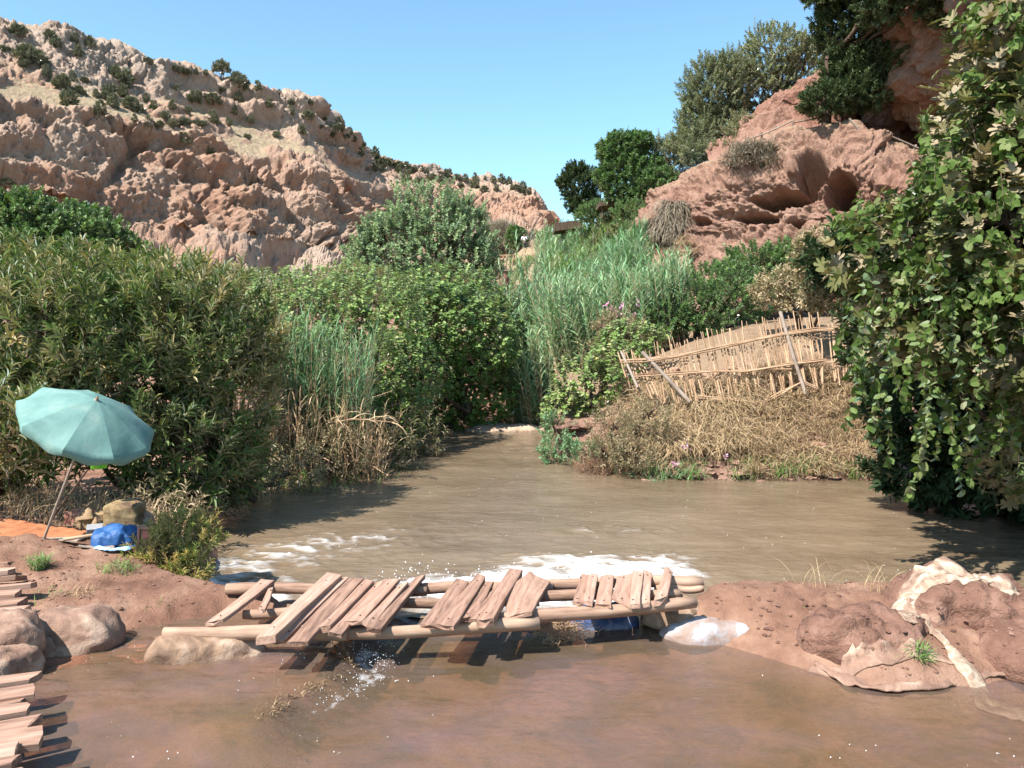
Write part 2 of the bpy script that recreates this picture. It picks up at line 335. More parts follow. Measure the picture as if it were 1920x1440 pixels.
# ------------------------------------------------------------------ shallow clear pool in front
px_ = np.linspace(-6, 9.5, 420); py_ = np.linspace(1.2, 7.7, 300); X, Y = np.meshgrid(px_, py_)
sh = sstep(-.14, .20, -1.16 - .10*np.sin(Y*5) - (6.5-Y)*.15 - X)*sstep(4.75, 5.4, Y)
rip = .006*fbm(np.stack([X*2.5+Y, Y*4-X, X*0], -1), 4, 61)+.004*ridged(np.stack([X*6+Y*3, Y*10, X*0], -1), 3, 62)
rb = sstep(2.2, 3.4, X+.2*Y-1)*sstep(6.3, 5.2, Y)
edge = gauss(X, Y, -1.25, 5.9, .35, .9, .12)
Z = sh*.085 + rip*(1+2*sh+2.5*rb) - .002
pf = 1.15*np.exp(-((X+1.03+.15*(6.5-Y)+.10*np.sin(Y*5)+.05*fbm(np.stack([X*9,Y*9,X*0],-1),2,3))/(.06+.09*sstep(5.4, 6.5, Y)))**2)*sstep(5.05, 5.5, Y)*sstep(6.75, 6.4, Y)*np.clip(.55+1.1*fbm(np.stack([X*22+Y*8, Y*9, X*0], -1), 4, 66, .65), 0, 1)*(.5+.5*sstep(5.2, 6.3, Y))
Z = Z + .03*np.clip(pf, 0, 1)*fbm(np.stack([X*16, Y*16, X*0], -1), 2, 67)
m = bpy.data.materials.new('clear_shallow_water'); m.use_nodes = True; t = m.node_tree; t.nodes.clear(); M['pool'] = m
out = t.nodes.new('ShaderNodeOutputMaterial'); tp = N(t, 'ShaderNodeBsdfTransparent'); gl = N(t, 'ShaderNodeBsdfGlossy', Roughness=.06)
co = coords(t, 'Object', (1, 1.5, 1)); murk = N(t, 'ShaderNodeBsdfDiffuse')
t.links.new(ramp(t, noise(t, co, .9, 5, .6, .6), [(.32,(.22,.155,.085)),(.5,(.27,.185,.13)),(.68,(.29,.20,.185))]), murk.inputs[0])
tp.inputs[0].default_value = (.85, .78, .70, 1)
m1 = N(t, 'ShaderNodeMixShader', Fac=.33); t.links.new(tp.outputs[0], m1.inputs[1]); t.links.new(murk.outputs[0], m1.inputs[2])
h = math_(t, 'ADD', noise(t, co, 4, 5, .6, 1.), math_(t, 'MULTIPLY', noise(t, co, 17, 4, .6, .5), .4))
bp = N(t, 'ShaderNodeBump', Strength=.35, Distance=.05); t.links.new(h, bp.inputs['Height']); t.links.new(bp.outputs[0], gl.inputs['Normal'])
fr = N(t, 'ShaderNodeFresnel', IOR=1.33); t.links.new(bp.outputs[0], fr.inputs['Normal'])
m2 = N(t, 'ShaderNodeMixShader'); t.links.new(fr.outputs[0], m2.inputs[0]); t.links.new(m1.outputs[0], m2.inputs[1]); t.links.new(gl.outputs[0], m2.inputs[2])
wd = N(t, 'ShaderNodeBsdfDiffuse'); wd.inputs[0].default_value = (.85, .86, .87, 1)
fo = math_(t, 'MULTIPLY', attr(t, 'foam'), math_(t, 'ADD', .3, noise(t, coords(t, 'Object'), 30, 5, .8)))
fm = N(t, 'ShaderNodeMapRange'); fm.inputs[1].default_value = .3; fm.inputs[2].default_value = 1.15; t.links.new(fo, fm.inputs[0])
m3 = N(t, 'ShaderNodeMixShader'); t.links.new(fm.outputs[0], m3.inputs[0]); t.links.new(m2.outputs[0], m3.inputs[1]); t.links.new(wd.outputs[0], m3.inputs[2])
t.links.new(m3.outputs[0], out.inputs[0])
fc = grid_faces(len(px_), len(py_)); qd = sdist(X, Y, POOL).reshape(-1); fc = fc[(qd[fc] < .35).all(1)]
me = mesh_np('shallow_pool', np.stack([X, Y, Z], -1).reshape(-1, 3), fc, True, attrs={'foam': pf.ravel()})
tag(obj('shallow_pool', me, M['pool']), 'shallow clear water over red bed in front of the footbridge', kind='structure')

# ------------------------------------------------------------------ the far cliff on the left
cpx = [-190, -60, 0, 60, 130, 200, 280, 380, 460, 520, 560, 587, 605, 650, 690, 760, 850, 920, 975, 1000, 1013, 1020]
sky_ = [10, 35, 45, 58, 70, 92, 114, 141, 162, 172, 172, 184, 215, 252, 286, 311, 336, 341, 352, 372, 396, 430]
Dd = [140, 147, 150, 153, 157, 162, 168, 176, 183, 188, 191, 193, 196, 206, 232, 258, 285, 300, 306, 309, 310, 311]
mid = [90, 105, 110, 125, 150, 165, 190, 215, 240, 258, 262, 270, 285, 310, 325, 338, 352, 352, 362, 380, 402, 436]
stp = [150, 175, 205, 225, 232, 232, 245, 275, 300, 312, 315, 322, 335, 352, 362, 368, 372, 368, 378, 392, 410, 440]
low = [400, 400, 400, 400, 410, 430, 440, 455, 465, 470, 470, 470, 470, 470, 468, 440, 425, 415, 415, 420, 430, 450]
rows = [[at(x, y+25, d*1.25) for x, y, d in zip(cpx, sky_, Dd)],
        [at(x, y, d) for x, y, d in zip(cpx, sky_, Dd)],
        [at(x, y, d*.94) for x, y, d in zip(cpx, mid, Dd)],
        [at(x, y, d*.83) for x, y, d in zip(cpx, stp, Dd)],
        [at(x, y, d*.80) for x, y, d in zip(cpx, [a*.65+b_*.35 for a, b_ in zip(stp, low)], Dd)],
        [at(x, y, d*.755) for x, y, d in zip(cpx, low, Dd)],
        [at(x, y+70, d*.66) for x, y, d in zip(cpx, low, Dd)],
        [at(x, 640, d*.5) for x, y, d in zip(cpx, low, Dd)]]
P, u, v = interp_lattice(rows, 860, 350, [0, .05, .2, .4, .56, .8, .92, 1])
P = smooth2(P, 2); n = normals(P)
if n[100, 400, 1] > 0: n = -n
vv = v[:, None]*np.ones((1, P.shape[1]))
steep = sstep(.36, .44, vv)*sstep(.95, .82, vv); crag = sstep(.26, .16, vv + .08*fbm(P/14, 3, 71)); 
uu = u[None, :]*np.ones((P.shape[0], 1)); rightp = sstep(.42, .62, uu)
rocky = np.clip(np.maximum(np.maximum(steep, crag), rightp*sstep(.3, .4, vv)) + sstep(.05, .4, fbm(P/10, 3, 73))*.8, 0, 1)
d1, d2 = worley(P/np.array([7, 7, 9.]), 75); e1, e2 = worley(P/np.array([2.6, 2.6, 3.6])+.35*fbm(P/2, 2, 3)[..., None], 79); g1, g2 = worley(P/np.array([1.2, 1.2, 1.5]), 83)
Pw = P+1.2*np.stack([fbm(P/4+k*9, 3, 95+k) for k in range(3)], -1); cm = sstep(-.15, .35, fbm(P/8, 3, 99))
A = 2.9*ridged(P/np.array([17, 17, 30.]), 3, 81) + 1.0*(np.clip((d2-d1)*1.6, 0, 1)-.5) + .8*(np.clip((e2-e1)*1.7, 0, 1)-.5)*cm + 2.0*fbm(Pw/4.5, 5, 85, .6) + 1.0*ridged(Pw/np.array([2.6,2.6,2.0]), 4, 87, .7) + .5*ridged(P/.95, 2, 88, .7) + 1.2*ridged(P/np.array([3.2, 3.2, 15.]), 3, 93)*steep - 1.0*cm*np.exp(-((d2-d1)/.07)**2) - .8*cm*np.exp(-((e2-e1)/.09)**2) - 2.6*np.exp(-(vn(P/np.array([11, 11, 26.]), 103)/.10)**2)*sstep(.3, .45, vv)
strata = 1.3*np.sin(P[..., 2]*1.15 + 2.2*fbm(P/12, 2, 89))*sstep(0, .3, fbm(P/25, 2, 90))
disp = (A+strata)*(.16+.84*rocky)*np.where(vv < .08, .55, 1)
ramp_edge = sstep(0, .03, vv)
def cave(px, py, d, r, dep):
    c0 = at(px, py, d); q = np.linalg.norm((P-c0)*np.array([1, .35, 1.35]), axis=-1); return -dep*sstep(r, r*.62, q + .5*fbm(P/1.5, 2, 5))
disp = disp + cave(655, 368, 168, 3.2, 9) + cave(690, 364, 176, 1.3, 5) + cave(500, 290, 152, 3, 4) + cave(535, 500, 142, 4, 5) + cave(618, 400, 158, 2.5, 4)
P2 = P + n*disp[..., None]
n2 = normals(P2); 
if n2[100, 400, 1] > 0: n2 = -n2
soil = sstep(.54, .78, n2[..., 2] + .25*fbm(P/5, 3, 77))*(1-.85*rocky)*(1-.5*rightp) + .5*sstep(.78, .9, n2[..., 2])
soil = np.clip(soil, 0, 1)
red = .5 + .15*steep - .2*crag + .25*sstep(.75, .95, uu)*steep
CLIFF = lat_obj('cliff', P2, M['cliff'], 'rugged red and grey rock cliff across the gorge', soil, red)

# ------------------------------------------------------------------ the red earth outcrop on the right
cpx = [1188, 1205, 1222, 1262, 1330, 1400, 1480, 1560, 1602, 1642, 1705, 1780, 1900]
top = [450, 415, 388, 362, 322, 276, 252, 243, 236, 283, 292, 300, 300]
dd = [44, 42, 40.5, 39, 38, 37, 36, 35, 34.5, 34, 33, 32, 31]
rows = [[at(x+8, y+8, d+7) for x, y, d in zip(cpx, top, dd)],
        [at(x+3, y-1, d+3.2) for x, y, d in zip(cpx, top, dd)],
        [at(x, y, d) for x, y, d in zip(cpx, top, dd)],
        [at(x-2, y*.72+.28*520, d-1.6) for x, y, d in zip(cpx, top, dd)],
        [at(x-4, y*.35+.65*520, d-2.0) for x, y, d in zip(cpx, top, dd)],
        [at(x-6, 530, d-3.6) for x, y, d in zip(cpx, top, dd)],
        [at(x-8, 610, d-6) for x, y, d in zip(cpx, top, dd)]]
P, u, v = interp_lattice(rows, 430, 290, [0, .12, .25, .45, .68, .88, 1])
P = smooth2(P, 6); n = normals(P)
if n[140, 200, 1] > 0: n = -n
vv = v[:, None]*np.ones((1, P.shape[1]))
d1, d2 = worley(P/np.array([1.6, 1.6, 2.2]), 175); e1, e2 = worley(P/.55, 179)
Pw = P+.35*np.stack([fbm(P/1.1+k*9, 3, 195+k) for k in range(3)], -1)
disp = 1.0*ridged(P/np.array([3.4, 3.4, 5]), 3, 181) + .25*(np.clip((d2-d1)*1.6, 0, 1)-.5) + .6*fbm(Pw/.9, 5, 185, .62) + .34*ridged(Pw/.55, 4, 186, .7) + .12*ridged(P/.2, 3, 188, .7) - .25*np.exp(-((d2-d1)/.06)**2)*sstep(0, .3, fbm(P/2, 2, 3))
disp *= .25+.75*sstep(.2, .34, vv)
def cave2(px, py, d, sx, sz, dep):
    c0 = at(px, py, d); q = np.sqrt(((P[..., 0]-c0[0])/sx)**2+((P[..., 2]-c0[2])/sz)**2) + .5*fbm(P/.8, 4, 5); return -dep*sstep(1.05, .72, q)
disp = disp + cave2(1520, 340, 34, .55, .65, 3.2) + cave2(1480, 372, 34, 1.1, .35, 3.0) + cave2(1560, 385, 34, .5, .8, 3.) + cave2(1430, 405, 34, .6, .2, 1.5) + cave2(1500, 425, 34, .5, .2, 1.2) + cave2(1340, 420, 35, .3, .2, .8) + cave2(1610, 330, 34, .25, .2, .7)
P2 = P + n*disp[..., None]; n2 = normals(P2)
if n2[140, 200, 1] > 0: n2 = -n2
soil = sstep(.6, .85, n2[..., 2])*sstep(.55, .25, vv)
REDROCK = lat_obj('rock_face', P2, M['redrock'], 'red earth outcrop with a dark cave hollow above the right bank', soil)

# shaded upper wall behind the ledge, with its overhang
cpx = [1330, 1400, 1440, 1500, 1560, 1630, 1680, 1740, 1800, 1880, 2000]
pth = [300, 268, 258, 245, 243, 262, 285, 300, 300, 300, 300]
rec = [296, 262, 235, 215, 212, 225, 245, 250, 255, 255, 250]
lip = [294, 258, 222, 195, 182, 175, 190, 200, 190, 190, 180]
tp_ = [296, 256, 218, 190, 165, 120, 60, 0, -60, -120, -180]
d0 = [39, 38, 37.5, 37, 36.5, 36, 35.5, 35, 34, 33, 32]
rows = [[at(x, y+6, d-1) for x, y, d in zip(cpx, pth, d0)],
        [at(x, y, d+1.2) for x, y, d in zip(cpx, pth, d0)],
        [at(x, y, d+2.5) for x, y, d in zip(cpx, rec, d0)],
        [at(x, y, d+o_) for x, y, d, o_ in zip(cpx, lip, d0, [3, 3, 3, 3, 2.8, 1.6, .6, -.4, -1, -1.5, -1.5])],
        [at(x, y, d+o_) for x, y, d, o_ in zip(cpx, tp_, d0, [4, 4, 4, 4, 3., 1, -1.2, -3, -3.6, -4, -4])],
        [at(x+5, y+14, d+9) for x, y, d in zip(cpx, tp_, d0)]]
P, u, v = interp_lattice(rows, 330, 240, [0, .12, .3, .5, .85, 1]); P = smooth2(P, 5); n = normals(P)
if n[60, 150, 1] > 0: n = -n
d1, d2 = worley(P/1.7, 275)
disp = .9*ridged(P/3.4, 3, 281)+.3*(np.clip((d2-d1)*1.6, 0, 1)-.5)+.6*fbm(P/.9, 5, 285, .62)+.25*ridged(P/.5, 3, 286)
disp *= sstep(0, .2, v)[:, None]
UPPER = lat_obj('overhanging_rock', P + n*disp[..., None], M['redrock'], 'overhanging red earth wall above the ledge path', np.zeros(disp.shape), np.full(disp.shape, .8))

# green slope in the middle distance, right of the tall tree
cpx = [850, 900, 940, 990, 1040, 1100, 1160, 1215, 1300]
tps = [505, 492, 485, 474, 462, 450, 436, 424, 400]
dm = [80, 80, 78, 74, 68, 62, 55, 50, 46]
rows = [[at(x+10, y+6, d+16) for x, y, d in zip(cpx, tps, dm)],
        [at(x, y, d) for x, y, d in zip(cpx, tps, dm)],
        [at(x, y+60, max(d-8, 36)) for x, y, d in zip(cpx, tps, dm)],
        [at(x, y+120, max(d-20, 33.6)) for x, y, d in zip(cpx, tps, dm)],
        [at(x, 630, 31.5) for x, y, d in zip(cpx, tps, dm)]]
P, u, v = interp_lattice(rows, 200, 140, [0, .2, .5, .75, 1]); P = smooth2(P, 6); n = normals(P)
if n[60, 100, 1] > 0: n = -n
disp = 1.2*fbm(P/4, 4, 381)+.35*ridged(P/1.2, 3, 385)
SLOPE = lat_obj('hillside', P + n*disp[..., None], M['redrock'], 'earth hillside under reeds in the middle distance', sstep(.3, .8, n[..., 2]))
# ledge track behind the reed fence and low hill on the left
cpx = [1040, 1150, 1225, 1300, 1400, 1500, 1580, 1660, 1800]
tpt = [700, 692, 672, 640, 612, 602, 598, 596, 596]
rows = [[at(x, y-6, 29) for x, y in zip(cpx, tpt)], [at(x, y, 24) for x, y in zip(cpx, tpt)],
        [at(x, y+38, 21) for x, y in zip(cpx, tpt)], [at(x, y+105, 18.9) for x, y in zip(cpx, tpt)],
        [at(x, 800, 17.7+max(0, 1215-x)*.012) for x, y in zip(cpx, tpt)], [at(x, 880-max(0, 1215-x)*.15, 16.5+max(0, 1215-x)*.016) for x, y in zip(cpx, tpt)], [at(x, 940-max(0, 1215-x)*.25, 15.75+max(0, 1215-x)*.02) for x, y in zip(cpx, tpt)]]
P, u, v = interp_lattice(rows, 320, 220); P = smooth2(P, 6); n = normals(P)
if n[60, 100, 1] > 0: n = -n
vv = v[:, None]*np.ones((1, P.shape[1])); d1, d2 = worley(P/.5, 475)
disp = (.18*fbm(P/.9, 4, 481)+.14*(np.clip((d2-d1)*1.5, 0, 1)-.5)+.05*ridged(P/.22, 3, 482))*sstep(.15, .5, vv) + .05*fbm(P/1.5, 3, 483)
BANK = lat_obj('earth_bank', P + n*disp[..., None], M['redrock'], 'sloping red earth bank with a bare path along its crest, behind the reed fence', sstep(.50, .36, vv)*.85)

bpy.context.view_layer.update()
DG = bpy.context.evaluated_depsgraph_get()
def hit(o, px, py):
    r = Vector(ray(px, py)); ok, loc, no, _ = o.ray_cast(Vector((0, 0, CAMZ)), r.normalized()); return (loc, no) if ok else (None, None)

# ================================================================== plants
def tmpl(kind):
    if kind == 'lance':
        V = [(0,0,0),(.28,-.38,.10),(.28,.38,.10),(.3,0,0),(.68,-.33,.05),(.68,.33,.05),(.7,0,-.05),(1,0,-.16)]
        Fq = [(0,3,2),(0,1,3)]; Fk = [(3,1,4,6),(2,3,6,5)]; Ft = [(6,4,7),(5,6,7)]
        return np.array(V), [np.array(Fq+Ft), np.array(Fk)]
    if kind == 'diamond':
        return np.array([(0,0,0),(.45,-.5,.12),(1,0,-.1),(.45,.5,.12),]), [np.array([(0,1,2),(0,2,3)])]
    if kind == 'blade':
        V = [(0,-.5,0),(0,.5,0),(.33,-.5,.02),(.33,.5,.02),(.68,-.32,-.06),(.68,.32,-.06),(1,0,-.26)]
        return np.array(V), [np.array([(4,6,5)]), np.array([(0,2,3,1),(2,4,5,3)])]
    if kind == 'hair':
        V = [(0,-.5,0),(0,.5,0),(.5,-.35,.0),(.5,.35,.0),(1,0,-.12)]
        return np.array(V), [np.array([(2,4,3)]), np.array([(0,2,3,1)])]
    if kind == 'heart':
        V = [(.10,0,0),(-.02,-.28,.05),(.2,-.52,.09),(.6,-.42,.05),(1,0,-.1),(.6,.42,.05),(.2,.52,.09),(-.02,.28,.05),(.55,0,-.03)]
        return np.array(V), [np.array([(0,1,2),(0,7,6)][:1]+[(0,6,7)]+[(8,3,4),(8,4,5)]), np.array([(0,2,3,8),(0,8,5,6)])]
    if kind == 'fig':
        o = [(0,0),(-.05,-.16),(.12,-.42),(.34,-.55),(.42,-.40),(.33,-.22),(.45,-.20),(.62,-.42),(.82,-.42),(.84,-.26),(.62,-.11),(.8,-.10),(1.02,-.06)]
        V = [(x, y, .22*abs(y)-.12*x*x) for x, y in o]+[(1.06,0,-.15)]+[(x, -y, .22*abs(y)-.12*x*x) for x, y in o[::-1][:-1]]
        n = len(V); V.append((.38,0,-.03)); c = n
        Ft = [(c, (i+1) % n, i) for i in range(n)]
        return np.array(V), [np.array([f[::-1] for f in Ft])]
TM = {k: tmpl(k) for k in ('lance', 'diamond', 'blade', 'hair', 'heart', 'fig')}
def place(kind, Pb, D, Nn, Ln, Wd):
    """base points, directions, normals, lengths, widths -> V, faces list (arrays), nfaces per leaf"""
    T, FL = TM[kind]; D = nrm(D); Sd = nrm(np.cross(Nn, D)); Nn = np.cross(D, Sd)
    V = Pb[:, None] + T[None, :, :1]*(D*Ln[:, None])[:, None] + T[None, :, 1:2]*(Sd*Wd[:, None])[:, None] + T[None, :, 2:]*(Nn*Ln[:, None])[:, None]
    k = len(T); off = (np.arange(len(Pb))*k)[:, None, None]
    return V.reshape(-1, 3), [(f[None]+off).reshape(-1, f.shape[1]) for f in FL]
class Leaves:
    def __init__(s): s.b = []
    def add(s, kind, Pb, D, Nn, Ln, Wd, tint):
        n = len(Pb); Ln = np.broadcast_to(Ln, n).astype(float); Wd = np.broadcast_to(Wd, n).astype(float)
        s.b.append((kind, Pb, nrm(D), Nn, Ln, Wd, .5+.5*np.tanh((tint-.5)*1.5)))
    def mesh(s, name, sel=None):
        Vs, Fs, Ts, off = [], {}, {}, 0
        for bi, (kind, Pb, D, Nn, Ln, Wd, ti) in enumerate(s.b):
            k = slice(None) if sel is None else ~sel[bi]
            V, FL = place(kind, Pb[k], D[k], Nn[k], Ln[k], Wd[k]); n = len(Pb[k]); T, F0 = TM[kind]
            for f, f0 in zip(FL, F0):
                Fs.setdefault(f.shape[1], []).append(f+off); Ts.setdefault(f.shape[1], []).append(np.repeat(ti[k], len(f0)))
            Vs.append(V); off += len(V)
        return mesh_np(name, np.concatenate(Vs), [np.concatenate(Fs[k]) for k in Fs], False, np.concatenate([np.concatenate(Ts[k]) for k in Fs]))
LEAFMESH = {}
def leaf_variant(kind, asp, ti, mat):
    q = int(min(.999, max(0, ti))*6); key = (kind, round(asp, 1), q, mat.name)
    if key not in LEAFMESH:
        T, FL = TM[kind]; V = T*np.array([1, asp, 1]); me = mesh_np('leaf', V, [f for f in FL], False, np.full(sum(len(f) for f in FL), (q+.5)/6))
        me.materials.append(mat); LEAFMESH[key] = me
    return LEAFMESH[key]
def finish(lv, root, origin, mat, nparts=0, name='foliage'):
    """the leaves that show largest become parts of their own, the rest one stuff part"""
    sel = None; org = np.array(origin)
    if nparts:
        allp = np.concatenate([b[1] for b in lv.b]); L = np.concatenate([b[4] for b in lv.b])
        d = np.linalg.norm(allp+org-np.array([0, 0, CAMZ]), axis=1); sc = d/L**.3 + RNG.uniform(0, .25, len(d))
        pick = np.zeros(len(d), bool); pick[np.argsort(sc)[:nparts]] = True
        sel = []; o = 0
        for b in lv.b: sel.append(pick[o:o+len(b[1])]); o += len(b[1])
        for b, s_ in zip(lv.b, sel):
            kind, Pb, D, Nn, Ln, Wd, ti = b
            for i in np.nonzero(s_)[0]:
                Di = D[i]; Sd = nrm(np.cross(Nn[i], Di)); Ni = np.cross(Di, Sd)
                o_ = link(bpy.data.objects.new('leaf', leaf_variant(kind, Wd[i]/Ln[i], ti[i], mat))); o_.parent = root
                Lm = float(Ln[i]); mt = Matrix([[Di[k]*Lm, Sd[k]*Lm, Ni[k]*Lm, Pb[i][k]] for k in range(3)]+[[0, 0, 0, 1]]); o_.matrix_local = mt
    o = obj(name, lv.mesh(name, sel), mat, root, kind='stuff'); return o
def tubes(Pa, Pb, ra, rb, k=3):
    Pa, Pb = np.asarray(Pa, float), np.asarray(Pb, float); n = len(Pa); D = nrm(Pb-Pa); ra = np.broadcast_to(ra, n); rb = np.broadcast_to(rb, n)
    ref = np.where(np.abs(D[:, 2:]) > .9, np.array([[1., 0, 0]]), np.array([[0, 0, 1.]])); U = nrm(np.cross(D, ref)); Wv = np.cross(D, U)
    a = np.arange(k)*2*math.pi/k; ring = U[:, None]*np.cos(a)[None, :, None] + Wv[:, None]*np.sin(a)[None, :, None]
    V = np.concatenate([Pa[:, None]+ring*ra[:, None, None], Pb[:, None]+ring*rb[:, None, None]], 1)
    i = np.arange(k); f = np.stack([i, (i+1) % k, (i+1) % k+k, i+k], -1)
    return V.reshape(-1, 3), (f[None]+(np.arange(n)*2*k)[:, None, None]).reshape(-1, 4)
def tubemesh(name, segs, k=3, tint=None):
    Pa, Pb, ra, rb = [np.array([s[i] for s in segs], float) for i in range(4)]
    V, f = tubes(Pa, Pb, ra, rb, k); return mesh_np(name, V, f, k > 4, np.repeat(tint, k) if tint is not None else None)
def limb(segs, a, b, r0, r1, wob=.1, n=5):
    a, b = np.array(a, float), np.array(b, float); prev = a; L = np.linalg.norm(b-a)
    for i in range(1, n+1):
        t = i/n; p = a+(b-a)*t + (RNG.normal(0, wob*L*.3, 3) if i < n else 0); segs.append((prev, p, r0+(r1-r0)*(i-1)/n, r0+(r1-r0)*t)); prev = p
    return prev
def blob_pts(blobs, n, inner=.55, seed=None, up=-.9):
    """points in the outer part of several ellipsoids, weights by surface; returns positions, outward dirs, depth 0..1"""
    rn = RNG; w = np.array([(b[3]*b[5]+b[3]*b[4]+b[4]*b[5]) for b in blobs]); w = w/w.sum(); idx = rn.choice(len(blobs), n, p=w)
    B = np.array(blobs, float)[idx]; d = nrm(rn.normal(size=(n, 3))); r = inner+(1-inner)*rn.random(n)**.7
    lump = 1+.16*fbm(d*2.3+idx[:, None]*3.7, 2, 5)*1.6
    p = B[:, :3]+d*B[:, 3:]*(r*lump)[:, None]; o = nrm(d/B[:, 3:]); k = (d[:, 2] > up)
    # drop points that are buried in another blob
    for j, b in enumerate(blobs):
        q = np.linalg.norm((p-np.array(b[:3]))/np.array(b[3:]), axis=1); k &= (q > .5) | (idx == j)
    return p[k], o[k], r[k]
def shoots(lv, kind, B, D, L, k, ll, lw, ang=50, up=.25, tint=.4, tv=.25, patch=None, flat=False, segs=None, sr=.004, jit=.25):
    """leaves in a spiral along shoots"""
    n = len(B); D = nrm(D); L = np.broadcast_to(L, n)
    t = (np.arange(k)[None]+RNG.random((n, k))*.6)/k; t = .12+.88*t
    ph = np.arange(k)[None]*(math.pi if flat else 2.399) + RNG.random((n, 1))*6.28
    ref = np.where(np.abs(D[:, 2:]) > .95, np.array([[1., 0, 0]]), np.array([[0, 0, 1.]])); U = nrm(np.cross(D, ref)); Wv = np.cross(D, U)
    Rd = U[:, None]*np.cos(ph)[..., None]+Wv[:, None]*np.sin(ph)[..., None]
    a = R(ang)*(1.15-.55*t); 
    Dl = D[:, None]*np.cos(a)[..., None]+Rd*np.sin(a)[..., None]; Dl = Dl + RNG.normal(0, jit, Dl.shape)*.5; Dl[..., 2] += up-.25
    droop = -.10*(t**2)*L[:, None]
    Pb = B[:, None]+D[:, None]*(t*L[:, None])[..., None]; Pb[..., 2] += droop*0
    Nn = D[:, None]*1. + np.array([0, 0, .8]) - Rd*.2 + RNG.normal(0, jit, Dl.shape)
    s = RNG.uniform(.65, 1.15, (n, k))*(1-.35*np.abs(t-.5))
    ti = tint + RNG.normal(0, tv*.5, (n, 1)) + RNG.normal(0, tv*.5, (n, k))
    if patch is not None: ti = ti + patch(Pb.reshape(-1, 3)).reshape(n, k)
    lv.add(kind, Pb.reshape(-1, 3), Dl.reshape(-1, 3), Nn.reshape(-1, 3), (ll*s).ravel(), (lw*s).ravel(), ti.ravel())
    if segs is not None:
        for i in range(n): segs.append((B[i], B[i]+D[i]*L[i], sr, sr*.4))
DENS = 2.0
SP = { # kind, shoots per m2 of blob surface, shoot length, leaves, leaf len, width, angle, up, mat, tint
 'willow': dict(kind='lance', dens=19, L=.48, k=14, ll=.21, lw=.058, ang=48, up=.3, mat='willow', tint=.42, tv=.42, inner=.62),
 'dusty':  dict(kind='lance', dens=26, L=.32, k=11, ll=.13, lw=.042, ang=55, up=.1, mat='dusty', tint=.5, tv=.5, inner=.62),
 'vine':   dict(kind='heart', dens=34, L=.30, k=9, ll=.095, lw=.085, ang=75, up=-.05, mat='vine', tint=.45, tv=.5, inner=.8),
 'poplar': dict(kind='diamond', dens=15, L=.6, k=20, ll=.16, lw=.13, ang=60, up=.1, mat='poplar', tint=.45, tv=.45, inner=.62),
 'bushy':  dict(kind='diamond', dens=16, L=.5, k=18, ll=.15, lw=.09, ang=55, up=.2, mat='green', tint=.45, tv=.5, inner=.7),
 'olive':  dict(kind='diamond', dens=12, L=.6, k=26, ll=.16, lw=.06, ang=55, up=.1, mat='olive', tint=.45, tv=.6, inner=.5),
 'pine':   dict(kind='diamond', dens=15, L=.55, k=30, ll=.17, lw=.03, ang=45, up=.2, mat='pine', tint=.4, tv=.6, inner=.5),
 'darkleaf': dict(kind='diamond', dens=14, L=.5, k=20, ll=.19, lw=.08, ang=50, up=.2, mat='pine', tint=.6, tv=.6, inner=.6),
 'brushy': dict(kind='hair', dens=26, L=.5, k=14, ll=.25, lw=.012, ang=35, up=.2, mat='brush', tint=.5, tv=.5, inner=.4),
}
def blobarea(blobs): return sum(4.19*((b[3]*b[4])**1.6+(b[3]*b[5])**1.6+(b[4]*b[5])**1.6)**(1/1.6)/1.9*.9 for b in blobs)
def shrub(name, label, cat, base, blobs, sp, group=None, nparts=0, dens=1., patch=None, trunk=None, updir=.75, tr=.05, scale=1., gr='trunk', over=None, front=True):
    """blobs are in world coordinates; the thing's empty sits at base"""
    base = np.array(base, float); root = thing(name, base, label, cat, group); q = dict(SP[sp]); q.update(over or {})
    bl = [tuple(np.array(b[:3])-base)+tuple(b[3:]) for b in blobs]
    n = int(blobarea(bl)*q['dens']*dens*DENS); P, O, r = blob_pts(bl, n, q['inner'])
    lv = Leaves(); segs = []
    D = O*.7+np.array([0, 0, updir])+RNG.normal(0, .35, P.shape)
    L = q['L']*scale*RNG.uniform(.5, 1.25, len(P))*np.where(RNG.random(len(P)) < .12, 1.5, 1)
    shoots(lv, q['kind'], P-nrm(D)*L[:, None]*.55, D, L, q['k'], q['ll']*scale, q['lw']*scale, q['ang'], q['up'], q['tint'], q['tv'], patch, segs=segs, sr=.006*scale)
    finish(lv, root, base, M[q['mat']], nparts)
    br = []
    for b in bl:
        if trunk is None: limb(br, (0, 0, 0), (b[0], b[1], b[2]+b[5]*.2), tr, tr*.4, .15)
        else: limb(br, trunk[1], (b[0], b[1], b[2]), tr*.6, tr*.2, .12)
        for _ in range(5):
            d = nrm(RNG.normal(size=3)+np.array([0, 0, .6])); e = np.array(b[:3])+d*np.array(b[3:])*.85; limb(br, b[:3], e, tr*.3, tr*.08, .2, 4)
    if trunk is not None: limb(br, trunk[0], trunk[1], tr*1.2, tr*.8, .05, 5)
    obj(gr, tubemesh(gr, br, 6), M['bark'], root)
    V, f = tubes(*[np.array([s[i] for s in segs[::2]]) for i in range(4)]); obj('twigs', mesh_np('twigs', V, f), M['bark'], root, kind='stuff')
    return root
def B(px, py, d, rx, ry, rz): p = at(px, py, d); return (p[0], p[1], p[2], rx, ry, rz)

